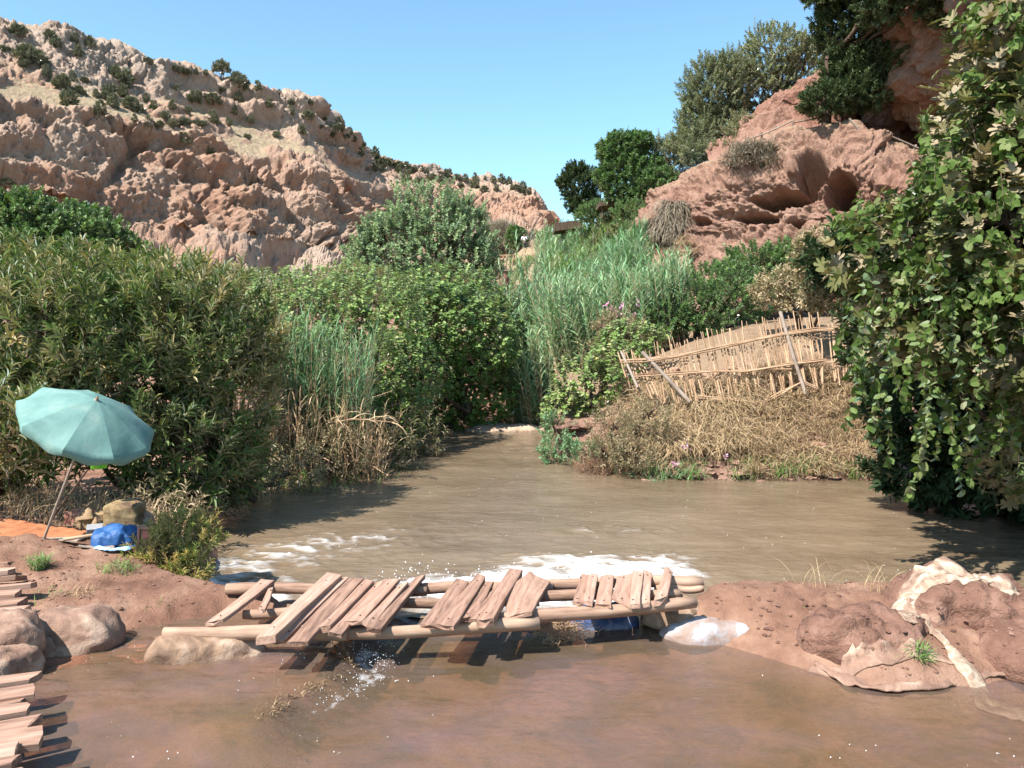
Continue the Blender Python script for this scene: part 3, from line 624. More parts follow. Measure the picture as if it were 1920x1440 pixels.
# ---- left bank: big broad-leaved shrubs
def dustpatch(P): return .38*fbm(P*1.1, 3, 91) + .14*sstep(1.6, .2, P[..., 2])-.04
TOPY = lambda P: .0
shrub('riverside_shrub', 'large shrub with pointed leaves filling the left edge of the photo above the umbrella', 'shrub', at(20, 900, 11.5)*[1,1,0]+[0,0,.2],
      [B(-40,650,11.8,1.3,1.1,1.2), B(90,620,11.5,1.0,1.,1.1), B(20,780,11,1.1,.9,.9), B(-90,880,11,1,.9,.7), B(110,745,11.4,.8,.8,.8), B(-70,790,9.4,.8,.6,.35), B(30,830,10.2,.6,.5,.4)], 'willow', 'broad shrubs on the left bank', 150, 1.3, dustpatch, over=dict(tint=.44))
shrub('riverside_shrub', 'tall olive-green shrub rising behind the umbrella against the cliff', 'shrub', at(250, 900, 12.5)*[1,1,0]+[0,0,.1],
      [B(230,610,12.6,1.15,1.1,1.0), B(330,640,12.3,.9,.9,1.1), B(250,760,12,1.2,1.0,1.1), B(140,780,12,1.0,.9,1.), B(330,850,12,.9,.8,.8)], 'willow', 'broad shrubs on the left bank', 200, 1.3, dustpatch)
shrub('riverside_shrub', 'dusty brown-leaved shrub overhanging the water to the right of the umbrella', 'shrub', at(400, 900, 13.2)*[1,1,0]+[0,0,-.2],
      [B(400,620,13.4,1.0,1.,1.0), B(420,740,13.0,.85,.9,1.1), B(385,850,12.8,.85,.8,.8), B(450,660,13.6,.7,.8,.8)], 'willow', 'broad shrubs on the left bank', 150, 1.3, dustpatch, over=dict(tint=.58))
shrub('riverside_shrub', 'yellowish shrub top behind the left edge shrubs, under the green hillside', 'shrub', at(60, 800, 16)*[1,1,0]+[0,0,1],
      [B(-30,560,16,1.5,1.2,1.2), B(110,545,16.5,1.4,1.2,.9), B(190,560,15.5,1.2,1.,.8), B(300,580,15.5,1.2,1.,1.)], 'willow', 'broad shrubs on the left bank', 0, 1.0, dustpatch, over=dict(tint=.45))
shrub('low_bush', 'low dusty bush at the waterline below the brown-leaved shrub', 'bush', at(480, 905, 14.3)*[1,1,0]+[0,0,-.2],
      [B(460,880,14.0,.7,.5,.45), B(540,890,15.1,.7,.5,.35), B(360,900,13,.5,.5,.5), B(400,925,12.6,.5,.5,.35), B(350,950,11.8,.5,.5,.35), B(300,960,10.8,.5,.4,.3)], 'dusty', 'low bushes along the waterline', 0, 1.2, dustpatch)
shrub('low_bush', 'low dark bush with hanging runners below the fallen cane', 'bush', at(620, 890, 16.2)*[1,1,0]+[0,0,-.2],
      [B(620,860,16.2,.8,.6,.5), B(700,835,17.4,.9,.6,.6), B(770,810,19.4,.8,.6,.7), B(560,870,15.8,.6,.5,.45)], 'dusty', 'low bushes along the waterline', 0, 1.2, dustpatch, over=dict(tint=.35))
# ---- creeper-covered bushes, centre left
shrub('creeper_bush', 'wide mound of bushes covered in round-leaved creeper below the cliff', 'bush', at(600, 800, 20)*[1,1,0]+[0,0,.4],
      [B(560,590,20.5,1.7,1.3,1.0), B(680,590,21,1.6,1.3,1.1), B(520,680,18,1.2,1,1.), B(640,700,19.5,1.5,1.1,1.2), B(740,720,20.5,1.1,1,1.3), B(600,800,18,1.2,.8,.8), B(720,790,19.5,1.,.8,.8)],
      'vine', 'creeper mounds on the left bank', 150, 1.2, dustpatch)
shrub('creeper_bush', 'dark creeper-draped bush beside the end of the river', 'bush', at(880, 790, 24)*[1,1,0]+[0,0,.2],
      [B(800,610,24,1.6,1.2,1.2), B(880,640,24.5,1.4,1.2,1.4), B(900,730,25,1.1,1,1.2), B(830,560,26,1.8,1.2,1.), B(935,660,26.5,.9,1,1.5), B(800,740,24.5,1.2,1,1.2), B(850,780,25,1,.8,.7), B(760,700,23,1.2,1,1.2)], 'vine', 'creeper mounds on the left bank', 100, 1.15, dustpatch, over=dict(tint=.38, ll=.13, lw=.12))
shrub('creeper_bush', 'light green bush top against the cliff, left of the tall tree', 'bush', at(520, 650, 27)*[1,1,0]+[0,0,1],
      [B(490,555,27,1.5,1.2,.8), B(580,555,28,1.6,1.2,.9), B(420,560,26,1.6,1.2,.9), B(660,545,30,1.6,1.3,1.1), B(330,580,24,2,1.2,1.)], 'vine', 'creeper mounds on the left bank', 0, 1., dustpatch, over=dict(tint=.55, ll=.12, lw=.1, dens=26))
# ---- tall pale green tree in the centre
tb = at(850, 690, 38); tb[2] = .8
shrub('poplar_tree', 'tall pale green leafy tree standing in the centre in front of the cliff', 'tree', tb,
      [B(800,410,38,2.0,1.8,1.7), B(835,480,37.5,2.4,2.0,1.9), B(750,470,38,2.2,1.9,1.8), B(700,500,38,1.2,1.4,1.5), B(720,440,38,1.0,1.1,.9), B(870,430,38.5,1.1,1.3,1.5), B(890,500,38.5,1.2,1.4,1.4), B(810,560,38,2,1.8,1.4), B(880,590,36,1.6,1.6,1.5), B(925,620,33,1.3,1.3,1.7)],
      'poplar', None, 0, 1., dustpatch, trunk=((0, 0, 0), (-.3, 0, 3.)), tr=.22)

# ---- grasses and reeds
TM['arc'] = (np.array([(0,-.5,0),(0,.5,0),(.28,-.5,.06),(.28,.5,.06),(.55,-.4,.02),(.55,.4,.02),(.78,-.3,-.14),(.78,.3,-.14),(.9,0,-.38)]), [np.array([(6,8,7)]), np.array([(0,2,3,1),(2,4,5,3),(4,6,7,5)])])
SURF = [o for o in bpy.data.objects if o.name in ('ground', 'earth_bank', 'hillside', 'rock_face')]
def drop_z(x, y, surf=None, top=40):
    best = -9
    for o in (surf or SURF):
        ok, loc, no, _ = o.ray_cast(Vector((x, y, top)), Vector((0, 0, -1)))
        if ok: best = max(best, loc.z)
    return best
def scatter(px0, px1, y0, y1, n, surf=None):
    out = []
    for _ in range(n):
        Y = random.uniform(y0, y1); x = (random.uniform(px0, px1)-960)/1600*Y; out.append((x, Y, drop_z(x, Y, surf)))
    return np.array(out)
def reeds(name, label, cat, P, H, group=None, k=16, ll=.5, lw=.034, mat='reed', tint=.45, lean=(0, 0), ang=38, jit=.18, dry=0, kind='blade', culm='cane', up=.25, nparts=0, sr=.011):
    org = P.mean(0); org[2] = P[:, 2].min(); root = thing(name, org, label, cat, group)
    lv = Leaves(); segs = []; Hh = H*RNG.uniform(.65, 1.1, len(P)); D = np.stack([RNG.normal(lean[0], .13, len(P)), RNG.normal(lean[1], .13, len(P)), np.ones(len(P))], -1)
    shoots(lv, kind, P-org, D, Hh, k, ll, lw, ang, up, tint, .45, flat=True, segs=segs, sr=sr, jit=jit)
    finish(lv, root, org, M[mat], nparts); V, f = tubes(*[np.array([s[i] for s in segs]) for i in range(4)]); obj('stalks', mesh_np('stalks', V, f), M[culm], root, kind='stuff'); return root
def tufts(name, label, cat, P, per, L, group=None, w=.012, mat='straw', tint=.6, up=.9, spread=.6, bias=(0, 0, 0), kind='arc', rad=.12, top=True):
    org = P.mean(0); lv = Leaves(); n = len(P)*per; b = np.repeat(P-org, per, 0)+RNG.normal(0, rad, (n, 3))*np.array([1, 1, .15]); b[:, 2] -= .02
    D = RNG.normal(0, spread, (n, 3)); D[:, 2] = np.abs(D[:, 2])*.4+up; D += np.array(bias)
    ti = tint+np.repeat(RNG.normal(0, .18, len(P)), per)+RNG.normal(0, .18, n)
    lv.add(kind, b, D, np.tile([[0, 0, 1.]], (n, 1))+RNG.normal(0, .25, (n, 3)), L*RNG.uniform(.5, 1.2, n), w*RNG.uniform(.6, 1.3, n), ti)
    o = obj(name, lv.mesh(name), M[mat], None, org); return tag(o, label, cat, group, 'stuff')
def scr(o, pts):   # points where view lines meet a surface
    out = []
    for px, py in pts:
        l, _ = hit(o, px, py)
        if l is not None: out.append((l.x, l.y, l.z))
    return np.array(out)
def rpx(x0, x1, y0, y1, n): return [(random.uniform(x0, x1), random.uniform(y0, y1)) for _ in range(n)]

reeds('reed_clump', 'tall blue-green reeds leaning over the dry canes on the left bank', 'reeds', scatter(505, 690, 16.8, 18.6, 230), 2.6, 'reed clumps by the river', k=13, ll=.75, lw=.022, ang=22, tint=.3, kind='arc')
reeds('reed_clump', 'dry straw-coloured reeds under the blue-green clump on the left bank', 'reeds', scatter(430, 720, 15.8, 17.2, 170), 1.5, 'reed clumps by the river', k=9, ll=.5, lw=.02, ang=35, mat='straw', tint=.55, kind='arc')
reeds('cane_thicket', 'wide pale green cane thicket at the head of the river, herringbone leaves', 'canes', scatter(985, 1290, 24.5, 30, 760), 2.8, 'cane thickets', k=24, ll=.46, lw=.05, ang=48, lean=(-.12, 0), tint=.55)
reeds('cane_thicket', 'canes leaning over the far end of the water beside the dark bush', 'canes', scatter(955, 1060, 27, 32, 260), 3.2, 'cane thickets', k=24, ll=.46, lw=.05, ang=45, lean=(-.15, 0), tint=.5)
reeds('cane_thicket', 'bright green cane thicket high on the middle hillside below the dark hut roof', 'canes', scatter(1030, 1210, 48, 62, 620, [SLOPE]), 1.2, 'cane thickets', k=14, ll=.65, lw=.07, ang=30, tint=.45, mat='grass', kind='arc')
reeds('cane_thicket', 'dense green cane thicket just right of the standing person', 'canes', scatter(1002, 1090, 56, 72, 420, [SLOPE]), 1.5, 'cane thickets', k=16, ll=.7, lw=.08, ang=40, tint=.5, mat='reed', kind='arc')
reeds('cane_thicket', 'green canes hanging over the slope below the standing person', 'canes', scatter(965, 1110, 40, 52, 420, [SLOPE]), 1.3, 'cane thickets', k=16, ll=.6, lw=.065, ang=50, tint=.4, mat='reed', kind='arc')
reeds('cane_thicket', 'patch of canes lower on the middle hillside next to the red outcrop', 'canes', scatter(1080, 1215, 33, 42, 420, [SLOPE, bpy.data.objects['ground']]), 1.5, 'cane thickets', k=18, ll=.6, lw=.06, ang=45, tint=.4, mat='reed')

# dry grass on the bank below the reed fence
tufts('dry_grass', 'long straw grass hanging down the bank under the reed fence, left part', 'dry grass', scr(BANK, rpx(1185, 1400, 715, 850, 190)), 36, .7, 'dry grass on the right bank', .014, up=.25, bias=(0, -.6, 0), tint=.72)
tufts('dry_grass', 'straw grass on the bank under the reed fence, right part', 'dry grass', scr(BANK, rpx(1400, 1650, 690, 890, 230)), 32, .55, 'dry grass on the right bank', .013, up=.4, bias=(.1, -.4, 0), tint=.62)
tufts('dry_grass', 'thin dry grass among clods close to the water on the right bank', 'dry grass', scr(BANK, rpx(1160, 1600, 800, 895, 90)), 16, .4, 'dry grass on the right bank', .010, up=.6, tint=.35)
tufts('green_tuft', 'fresh green grass along the right waterline', 'grass', scr(BANK, rpx(1150, 1640, 868, 902, 46)), 22, .32, None, .016, 'grass', up=.7, tint=.4)
tufts('brown_grass', 'reddish brown dead grass on the corner of the right bank', 'dry grass', scatter(1095, 1200, 16.8, 18.5, 90), 26, .5, None, .012, 'brown', up=.8, tint=.4)
tufts('sandbar_grass', 'straw grass on the small sandbar at the head of the river', 'dry grass', scatter(880, 1005, 24.3, 25.6, 26), 14, .45, None, .014, up=1., tint=.7)
tufts('bank_grass', 'mixed dry grass along the left waterline', 'dry grass', scatter(420, 800, 14.5, 16.5, 120), 16, .45, None, .012, 'straw', up=.7, tint=.4)
tufts('dry_grass', 'dry wisps on the mud dam beside the river', 'dry grass', np.array([atz(x, 1112, .22) for x in (1548, 1560, 1600, 1622, 1640, 1655, 1665, 1500, 1520)]), 5, .34, None, .006, up=1.2, spread=.35, tint=.8, rad=.03)
tufts('dry_grass', 'straw grass behind the umbrella on the left bank', 'dry grass', scatter(0, 330, 9.6, 11.2, 60), 22, .5, None, .010, 'straw', up=.9, tint=.3)
tufts('slope_grass', 'dark tuft of dry grass hanging on the left end of the red outcrop', 'dry grass', scr(REDROCK, rpx(1235, 1282, 375, 440, 60)), 26, .9, None, .03, 'brush', up=.1, bias=(0, -.5, -.6), tint=.2)
tufts('slope_grass', 'grey-brown dry bush grass on top of the red outcrop', 'dry grass', scr(REDROCK, rpx(1370, 1450, 275, 318, 50)), 26, .7, None, .03, 'brush', up=.4, bias=(0, -.3, 0), tint=.35)
tufts('slope_grass', 'yellow grass below the hanging tuft on the red outcrop', 'dry grass', scr(REDROCK, rpx(1265, 1300, 450, 490, 16)), 20, .5, None, .03, 'straw', up=.4, bias=(0, -.3, 0), tint=.5)

# ---- bushes on the right bank
g = 'bushes on the right bank'
def gb(px, py, d): p = at(px, py, d); p[2] = drop_z(p[0], p[1]); return p
shrub('bank_bush', 'leafy bush between the canes and the left end of the reed fence', 'bush', gb(1110, 720, 20), [B(1100,720,19.8,.8,.7,.6), B(1060,770,20,.55,.6,.6), B(1150,680,20.5,.7,.6,.5), B(1180,640,21.5,.9,.7,.5)], 'vine', g, 80, 1.6, dustpatch, over=dict(tint=.6))
shrub('bank_bush', 'green waterside bush on the tip of the right bank', 'bush', gb(1070, 850, 18.4), [B(1050,850,18.4,.5,.5,.35), B(1100,855,18,.35,.4,.25), B(1040,810,19,.3,.4,.4)], 'bushy', g, 0, 2.6, None, over=dict(ll=.1, lw=.05, mat='reed', tint=.5, L=.3))
shrub('bank_bush', 'dark green round bush behind the reed fence', 'bush', gb(1330, 560, 25), [B(1310,585,25,1.0,.9,.9), B(1380,560,26,1.1,.9,.9), B(1250,600,25,.8,.8,.6)], 'bushy', g, 0, 1.9, None, over=dict(ll=.13, lw=.08, tint=.3))
shrub('bank_bush', 'bright leafy bush at the foot of the red outcrop', 'bush', gb(1430, 510, 29), [B(1420,505,29,1.3,1,.8), B(1480,490,29,.9,.9,.6), B(1350,530,28.5,1.1,.9,.6), B(1540,520,28,1,.9,.7)], 'bushy', g, 0, 1.8, None, over=dict(ll=.15, lw=.1, tint=.5))
shrub('bank_bush', 'dusty bush with curled leaves left of the fig tree, above the bare path', 'bush', gb(1500, 560, 22), [B(1480,545,22,1.0,.9,.6), B(1570,530,20,1.0,.9,.8), B(1640,490,17,1.,.9,.7), B(1560,480,19,1.0,.8,.6)], 'dusty', g, 120, 1.8, dustpatch, over=dict(ll=.15, lw=.07, tint=.6))
shrub('oleander', 'pink-flowering oleander in front of the cane thicket', 'shrub', gb(1160, 620, 23), [B(1150,650,22,.6,.6,.5), B(1180,620,22.5,.45,.5,.5), B(1140,610,22.5,.35,.5,.5)], 'dusty', g, 0, 1.6, None, over=dict(tint=.65))
# ---- fig tree with creeper, right foreground
root = shrub('fig_tree', 'big fig tree with lobed dusty leaves overhanging the right edge of the river', 'tree', (7.4, 12.2, .2),
      [B(1960,60,9.5,.95,.9,1.0), B(1880,250,9.6,.8,.8,.9), B(1900,430,9.4,1.15,.9,.9), B(1700,480,10.2,.9,.8,.6), B(1730,600,10,.65,.8,.6), B(1850,650,9.8,.9,.8,.6), B(1970,660,9.2,.8,.8,.8), B(2060,300,10,1.6,1.3,1.8), B(2050,800,10,1.3,1.2,1.2)],
      'willow', None, 300, .75, dustpatch, trunk=((0, 0, 0), (-.4, -.7, 2.2)), tr=.14, over=dict(kind='fig', ll=.215, lw=.19, k=6, ang=65, L=.45, mat='fig', inner=.7, up=.1, tint=.55, tv=.6, jit=.3))
root = shrub('creeper_vine', 'heart-leaved creeper hanging in strands over the fig tree down to the dark water', 'vine', (6.9, 11.8, .2),
      [B(1990,100,9.3,1.1,.9,1.2), B(1840,330,9.3,.6,.7,.9), B(1880,420,9.3,1.1,.9,.9), B(1690,450,10,.9,.8,.5), B(1950,560,8.9,.8,.8,.9), B(1790,560,9.6,.7,.7,.5)],
      'vine', None, 300, .42, None, tr=.03, over=dict(kind='heart', ll=.10, lw=.092, k=10, L=.5, mat='bind', inner=.82, tint=.45, tv=.5, up=-.1), updir=-.35, gr='stem')
shrub('shade_coloured_thicket', 'dense thicket behind the fig tree down to the water, shade coloured into its leaves', 'bush', (9, 13.4, 0),
      [B(1760,760,13.2,1.2,1.,1.3), B(1900,700,13.5,1.6,1.2,1.6), B(1720,880,13.6,.8,.7,.6), B(1850,900,13.2,1.3,.9,.8), B(1640,490,11.6,.9,1.2,.5), B(1760,460,11.4,1.2,1.4,.6), B(1900,430,11,1.4,1.4,.7), B(2050,850,12,1.5,1.2,1.3), B(1850,480,14.5,2.,1.3,1.8), B(1980,300,14.5,2.2,1.5,2.2), B(1680,640,15,1.1,1.,1.)],  # flat middle blobs are a canopy deck added to shade the rest
      'dusty', None, 0, 1.1, None, over=dict(ll=.2, lw=.11, tint=.1, mat='pine', k=14, inner=.5))  # leaf colour kept very dark to stand in for deep shade
lv = Leaves(); segs = []; fo0 = V3(6.2, 10.2, 2.0)
root = thing('hanging_vines', fo0, 'loose strands of heart-leaved creeper hanging over the dark hollow towards the water', 'vine')
st_ = []
for _ in range(44):
    px = random.uniform(1600, 1920); y0 = random.uniform(460, 740); d_ = random.uniform(8.7, 9.8)
    if px < 1680 and y0 > 660: y0 = random.uniform(500, 640)
    st_.append((at(px, y0, d_)-fo0, random.uniform(.5, 1.35)*(1 if px > 1650 else .7)))
st_ = st_+[(at(px, y0, 9.4)-fo0, L_) for px, y0, L_ in ((1745,640,1.55),(1755,700,1.5),(1735,760,1.1),(1900,700,1.3),(1885,720,1.2),(1725,200,1.2),(1735,240,1.3),(1720,300,.8),(1590,560,.6),(1610,620,.7),(1640,700,.9),(1660,740,.8))]
for p_, L_ in st_:
    q = p_.copy(); dv = np.array([random.uniform(-.25, .1), random.uniform(-.2, .1), -1.])
    for k_ in range(4):
        dv = nrm(dv+RNG.normal(0, .14, 3)*np.array([1, 1, .1])); shoots(lv, 'heart', q[None], dv[None], np.array([L_/4]), max(3, int(L_*7)), .105, .095, 72, .0, .5, .55, segs=segs, sr=.005, jit=.35); q = q+dv*L_/4
finish(lv, root, fo0, M['bind'], 300); Vt, Ft_ = tubes(*[np.array([s_[i] for s_ in segs]) for i in range(4)]); obj('strands', mesh_np('strands', Vt, Ft_), M['bark'], root, kind='stuff')
# ---- trees on the skyline of the right hillside
g = 'trees on the right hilltop'; DENS = 3.0
def tree(label, blobs, sp, base, dens=1., tr=.16, over=None, mid=None, name='hilltop_tree', scale=1.):
    b = np.array(base); mid = mid if mid is not None else (0, 0, 1.4)
    return shrub(name, label, 'tree', b, blobs, sp, g, 0, dens, None, ((0, 0, 0), mid), tr=tr, over=over, scale=scale)
tree('spreading olive-green tree left of the tallest crown on the right skyline', [B(1340,170,44,1.9,1.6,1.7), B(1315,225,44,1.3,1.3,1.3), B(1370,130,44,1.2,1.2,.9), B(1360,230,44,1.3,1.2,1.)], 'olive', at(1370, 300, 43), 1.6, over=dict(tint=.4))
tree('tall rounded green tree crown against the sky beside the dark tree', [B(1455,105,45,2.0,1.6,1.5), B(1430,165,45,2.0,1.5,1.5), B(1505,140,45,1.5,1.4,1.8), B(1530,220,45,1.6,1.3,1.), B(1470,200,45,1.4,1.3,.9)], 'bushy', at(1460, 270, 44), 1.2, over=dict(mat='olive', tint=.6))
tree('pale grey-green olive tree behind the railing posts', [B(1390,245,41.5,.9,.9,.9), B(1430,235,41.5,.7,.8,.6)], 'olive', at(1400, 280, 41), 1.6, .08, over=dict(tint=.8), scale=.8)
tree('large dark pine leaning over the red wall at the top edge of the photo', [B(1600,50,35.5,1.7,1.6,1.9), B(1550,190,35,1.1,1.1,.7), B(1610,180,35,1.2,1.1,.7), B(1760,110,33.6,.9,1,1.), B(1680,30,35,1.7,1.7,1.5), B(1600,140,35.5,1.3,1.4,.9), B(1730,70,34.5,1.1,1.4,1.2), B(1570,-40,35,1.4,1.6,1.3), B(1700,-90,34,2,2,1.6), B(1600,-200,34,2.2,2.2,1.6), B(1750,-90,31.5,2.4,2.2,1.6), B(1810,0,31.8,1.5,1.5,1.3), B(1860,-140,30.5,2.6,2.4,1.6), B(1690,-20,32.5,1.8,1.6,1.4), B(1650,120,35,1.2,1.3,.8)], 'darkleaf', at(1545, 262, 35.5), 2.0, .17, mid=(0.1, 0, 3.4))  # uppermost crown blobs, mostly out of view, added to shade the red wall
tree('brown-grey tree standing left of the dark hut roof', [B(1240,295,48,2.0,1.4,1.2), B(1290,270,47,1.3,1.2,.9)], 'olive', at(1250, 350, 48), 1.4, .12, over=dict(tint=.75))
tree('dark leafy tree above the flat hut roof, rough outline', [B(1180,330,47,1.9,1.5,1.5), B(1160,285,47,1.1,1.1,.9), B(1230,350,46,1.3,1.2,.9), B(1195,270,47,.8,.9,.5)], 'bushy', at(1190, 390, 47), 1.5, .12, over=dict(ll=.24, lw=.12, tint=.25))
tree('dark pine left of the leafy tree, lowest on the right skyline', [B(1085,345,56,1.4,1.2,1.2), B(1080,320,56,.7,.8,.5), B(1095,385,56,1.2,1.2,.7), B(1060,340,56,.6,.6,.4)], 'darkleaf', at(1085, 410, 56), 1.6, .12, over=dict(tint=.35))
tree('low green bushes under the hut roof at the top of the slope', [B(1190,400,45,1.3,1.2,.6), B(1120,400,50,1.2,1.1,.6), B(1200,450,43,1.2,1,1.1)], 'bushy', at(1190, 440, 45), 1.5, .06, mid=(0, 0, .3), over=dict(tint=.3))
tree('shadowy shrubs under the spreading tree, beside the awning', [B(1320,290,42,1.3,1.2,.6), B(1380,280,41.5,1.1,1.1,.5), B(1310,260,43,1.,1,.7)], 'olive', at(1330, 310, 41.5), 1.5, .06, mid=(0, 0, .3), over=dict(tint=.3))
# ---- vegetation at the middle distance
g = None; DENS = 2.0
shrub('grey_bush', 'pale grey-brown leafless bush left of the standing person', 'bush', at(950, 500, 84), [B(940,455,84,2.0,1.6,1.8), B(965,470,84,1.4,1.3,1.1)], 'brushy', None, 0, 2.2, over=dict(tint=.75, L=1., ll=.7, lw=.05))
shrub('round_bush', 'dark green round bush directly left of the standing person', 'bush', at(975, 475, 80), [B(968,448,80,.9,.9,1.1)], 'bushy', None, 0, 1.8, over=dict(ll=.3, lw=.2, tint=.3))
g = 'green trees on the lower left slope'
for i, (lab, bl) in enumerate([('bright green tree at the left edge on the slope under the cliff', [B(40,410,70,3.2,2.4,2.0), B(-30,420,70,2.6,2.2,2.2), B(90,430,70,2.6,2.2,1.4)]),
        ('green tree with a domed top right of the left-edge tree on the lower slope', [B(150,430,72,3.0,2.4,2.0), B(110,455,70,2.6,2.2,1.7), B(190,455,71,2.2,2.,1.6)]),
        ('darker small tree at the right end of the green belt under the cliff', [B(225,475,74,2.0,2,1.4), B(170,490,70,2.6,2.2,1.4), B(40,480,68,3.2,2.2,1.8)])]):
    shrub('slope_tree', lab, 'tree', (bl[0][0], bl[0][1], bl[0][2]-4), bl, 'bushy', g, 0, 1.3, dustpatch, over=dict(ll=.5, lw=.36, L=1.1, dens=5, tint=.5 if i < 2 else .35))
# ---- shrubs and small trees scattered over the cliff: a few built once, then copied one by one
protos = []
for kk, (sc_, sp_, ti) in enumerate([(1, 'pine', .5), (1, 'pine', .7), (1, 'pine', .3), (1, 'pine', .55)]):
    bl = [[(0,0,.75,.85,.85,.8), (.5,.1,.5,.55,.5,.5), (-.45,0,.55,.6,.5,.55)], [(0,0,1.0,.6,.6,1.05), (.1,0,.5,.8,.7,.5)], [(0,0,.5,1.1,.8,.5), (.6,0,.45,.6,.5,.4), (-.6,.1,.35,.6,.5,.4)], [(0,0,1.35,.8,.7,.55), (.4,0,1.1,.5,.5,.35), (-.4,0,1.2,.5,.5,.4)]][kk]
    protos.append(shrub('cliff_shrub', 'small dark juniper on the cliff', 'shrub', (0, 0, 0), bl, 'pine', 'junipers dotted over the cliff', 0, .5, None, over=dict(k=16, ll=.34, lw=.13, L=.42, mat='juniper', tint=ti, dens=26), tr=.05))
def copy_tree(o, parent=None):
    c = o.copy(); COL.objects.link(c); c.parent = parent
    for ch in o.children: copy_tree(ch, c)
    return c
A1 = [(95,160,40),(160,290,66),(260,180,26),(290,222,30),(390,205,26),(410,275,28),(470,225,26),(625,400,56),(640,482,36),(570,470,34),(770,310,24),(1240,420,46),(1340,455,24),(925,355,28),(975,370,24),(1020,375,14),(1070,380,16),(910,452,18),(1012,500,42),(1110,515,40),(1240,505,28),(895,550,24),(975,565,28),(800,555,26),(760,515,20),(690,548,42),(590,540,34),(520,570,38),(415,470,30),(500,490,20),(445,418,22),(380,410,24),(320,430,40),(360,520,46),(25,250,22),(960,625,30),(900,632,34),(1035,635,34),(1110,622,34),(1215,580,24),(1300,620,28),(1400,540,24),(1285,710,20),(970,728,30),(1090,780,26),(1435,690,24),(1515,530,20),(1515,582,20),(1600,600,28),(1570,680,22),(1610,530,16),(1680,612,16),(1760,662,32),(1720,690,28),(1820,690,18),(30,940,36),(770,642,24),(830,645,20),(940,690,14),(1450,487,14),(240,380,26),(550,500,26),(700,620,18),(860,600,24),(1150,460,20),(1190,640,20),(120,330,24)]
A2 = [(460,300,34),(500,350,28),(560,380,24),(600,420,38),(610,470,24),(700,480,36),(750,520,40),(800,530,30),(730,560,38),(855,540,26),(850,575,28),(900,570,34),(945,570,28),(905,630,38),(985,652,34),(1000,575,14),(1035,588,14),(1060,620,34),(1120,594,12),(1160,605,34),(1225,625,24),(1280,640,24),(1250,672,24),(1340,625,18),(1340,670,38),(1405,634,12),(1460,645,24),(1510,645,28),(1560,655,24),(1600,682,34),(1650,705,32),(1690,725,20),(1735,765,14),(270,140,14),(370,245,14),(150,140,24),(60,350,24),(230,330,24),(270,230,24),(1470,965,20),(1590,975,34),(680,560,30),(1120,640,30),(1400,700,22),(1480,700,22),(350,300,18),(420,330,20)]
spots = [(x/2.77, y/2.77, r/2.77, 0) for x, y, r in A1] + [(500+x/3.43, 150+y/3.43, r/3.43, 1) for x, y, r in A2]
first = [True]*4
def place_shrub(px, py, rp, q, lab, grp):
    dy = 0
    while dy < 40:
        l, no = hit(CLIFF, px, py+rp*.6+dy)
        if l is not None: break
        dy += 3
    if l is None: return
    kd = 0 if rp > 14 and q == 0 else random.choice([0, 1, 2, 1] if q == 0 else [1, 0, 2, 1])
    pr = protos[kd]
    if first[kd]: o = pr; first[kd] = False
    else: o = copy_tree(pr)
    s = rp*l.y/1600/.95; o.location = (l.x, l.y, l.z-.15*s); o.scale = (s*random.uniform(.9, 1.2), s, s*random.uniform(.85, 1.1)); o.rotation_euler = (0, 0, random.uniform(0, 6.28)); o['label'] = lab; o['group'] = grp; return o
CX = [c_[0] for c_ in zip([0, 60, 130, 200, 280, 380, 460, 520, 560, 587, 605, 650, 690, 760, 850, 920, 975, 1013])]; CY = [45, 58, 70, 92, 114, 141, 162, 172, 172, 184, 215, 252, 286, 311, 336, 341, 352, 396]
def hz(px): return ('near the cliff\'s left edge' if px < 75 else 'above the green trees' if px < 170 else 'around the slope\'s biggest shrub' if px < 265 else 'left of the flat-topped tree' if px < 375 else 'below the flat-topped tree' if px < 455 else 'between flat-topped tree and rock knob' if px < 535 else 'at the rock knob' if px < 610
    else 'just right of the rock knob' if px < 690 else 'above the tall centre tree' if px < 800 else 'on the far ridge' if px < 905 else 'at the far ridge\'s end')
def vz(px, py): d_ = py-float(np.interp(px, CX, CY)); return 'on the crest' if d_ < 14 else 'just under the crest' if d_ < 45 else 'mid-slope' if d_ < 95 else 'low on the cliff'
def sz(r_): return 'large shrub' if r_ > 15 else 'mid-sized juniper' if r_ > 9.5 else 'small juniper' if r_ > 6.5 else 'tiny juniper'
cells = {}
for i, (px, py, rp, q) in enumerate(spots): cells.setdefault((sz(rp), vz(px, py), hz(px)), []).append(i)
ORD = ['leftmost', 'second from left', 'third from left', 'fourth from left', 'fifth from left', 'sixth from left', 'seventh from left']
for key, ii in cells.items():
    ii.sort(key=lambda i: spots[i][0])
    for r_, i in enumerate(ii):
        px, py, rp, q = spots[i]; lab = ' '.join(key) if len(ii) == 1 else key[0]+' '+key[1]+' '+key[2]+', '+(ORD[r_] if r_ < len(ii)-1 or len(ii) > 7 else 'rightmost')
        place_shrub(px, py, rp, q, lab, 'evergreens on the far ridge' if px > 690 else 'junipers dotted over the cliff')
# the umbrella-shaped tree on the cliff rim
protos[3].location = (0, 0, 0); l, _ = hit(CLIFF, 416, 152)
if l is None: l, _ = hit(CLIFF, 416, 160)
s = 2.0; protos[3].location = l; protos[3].scale = (s, s, s*1.05); protos[3]['label'] = 'little flat-topped tree standing alone on the cliff rim against the sky'; del protos[3]['group']

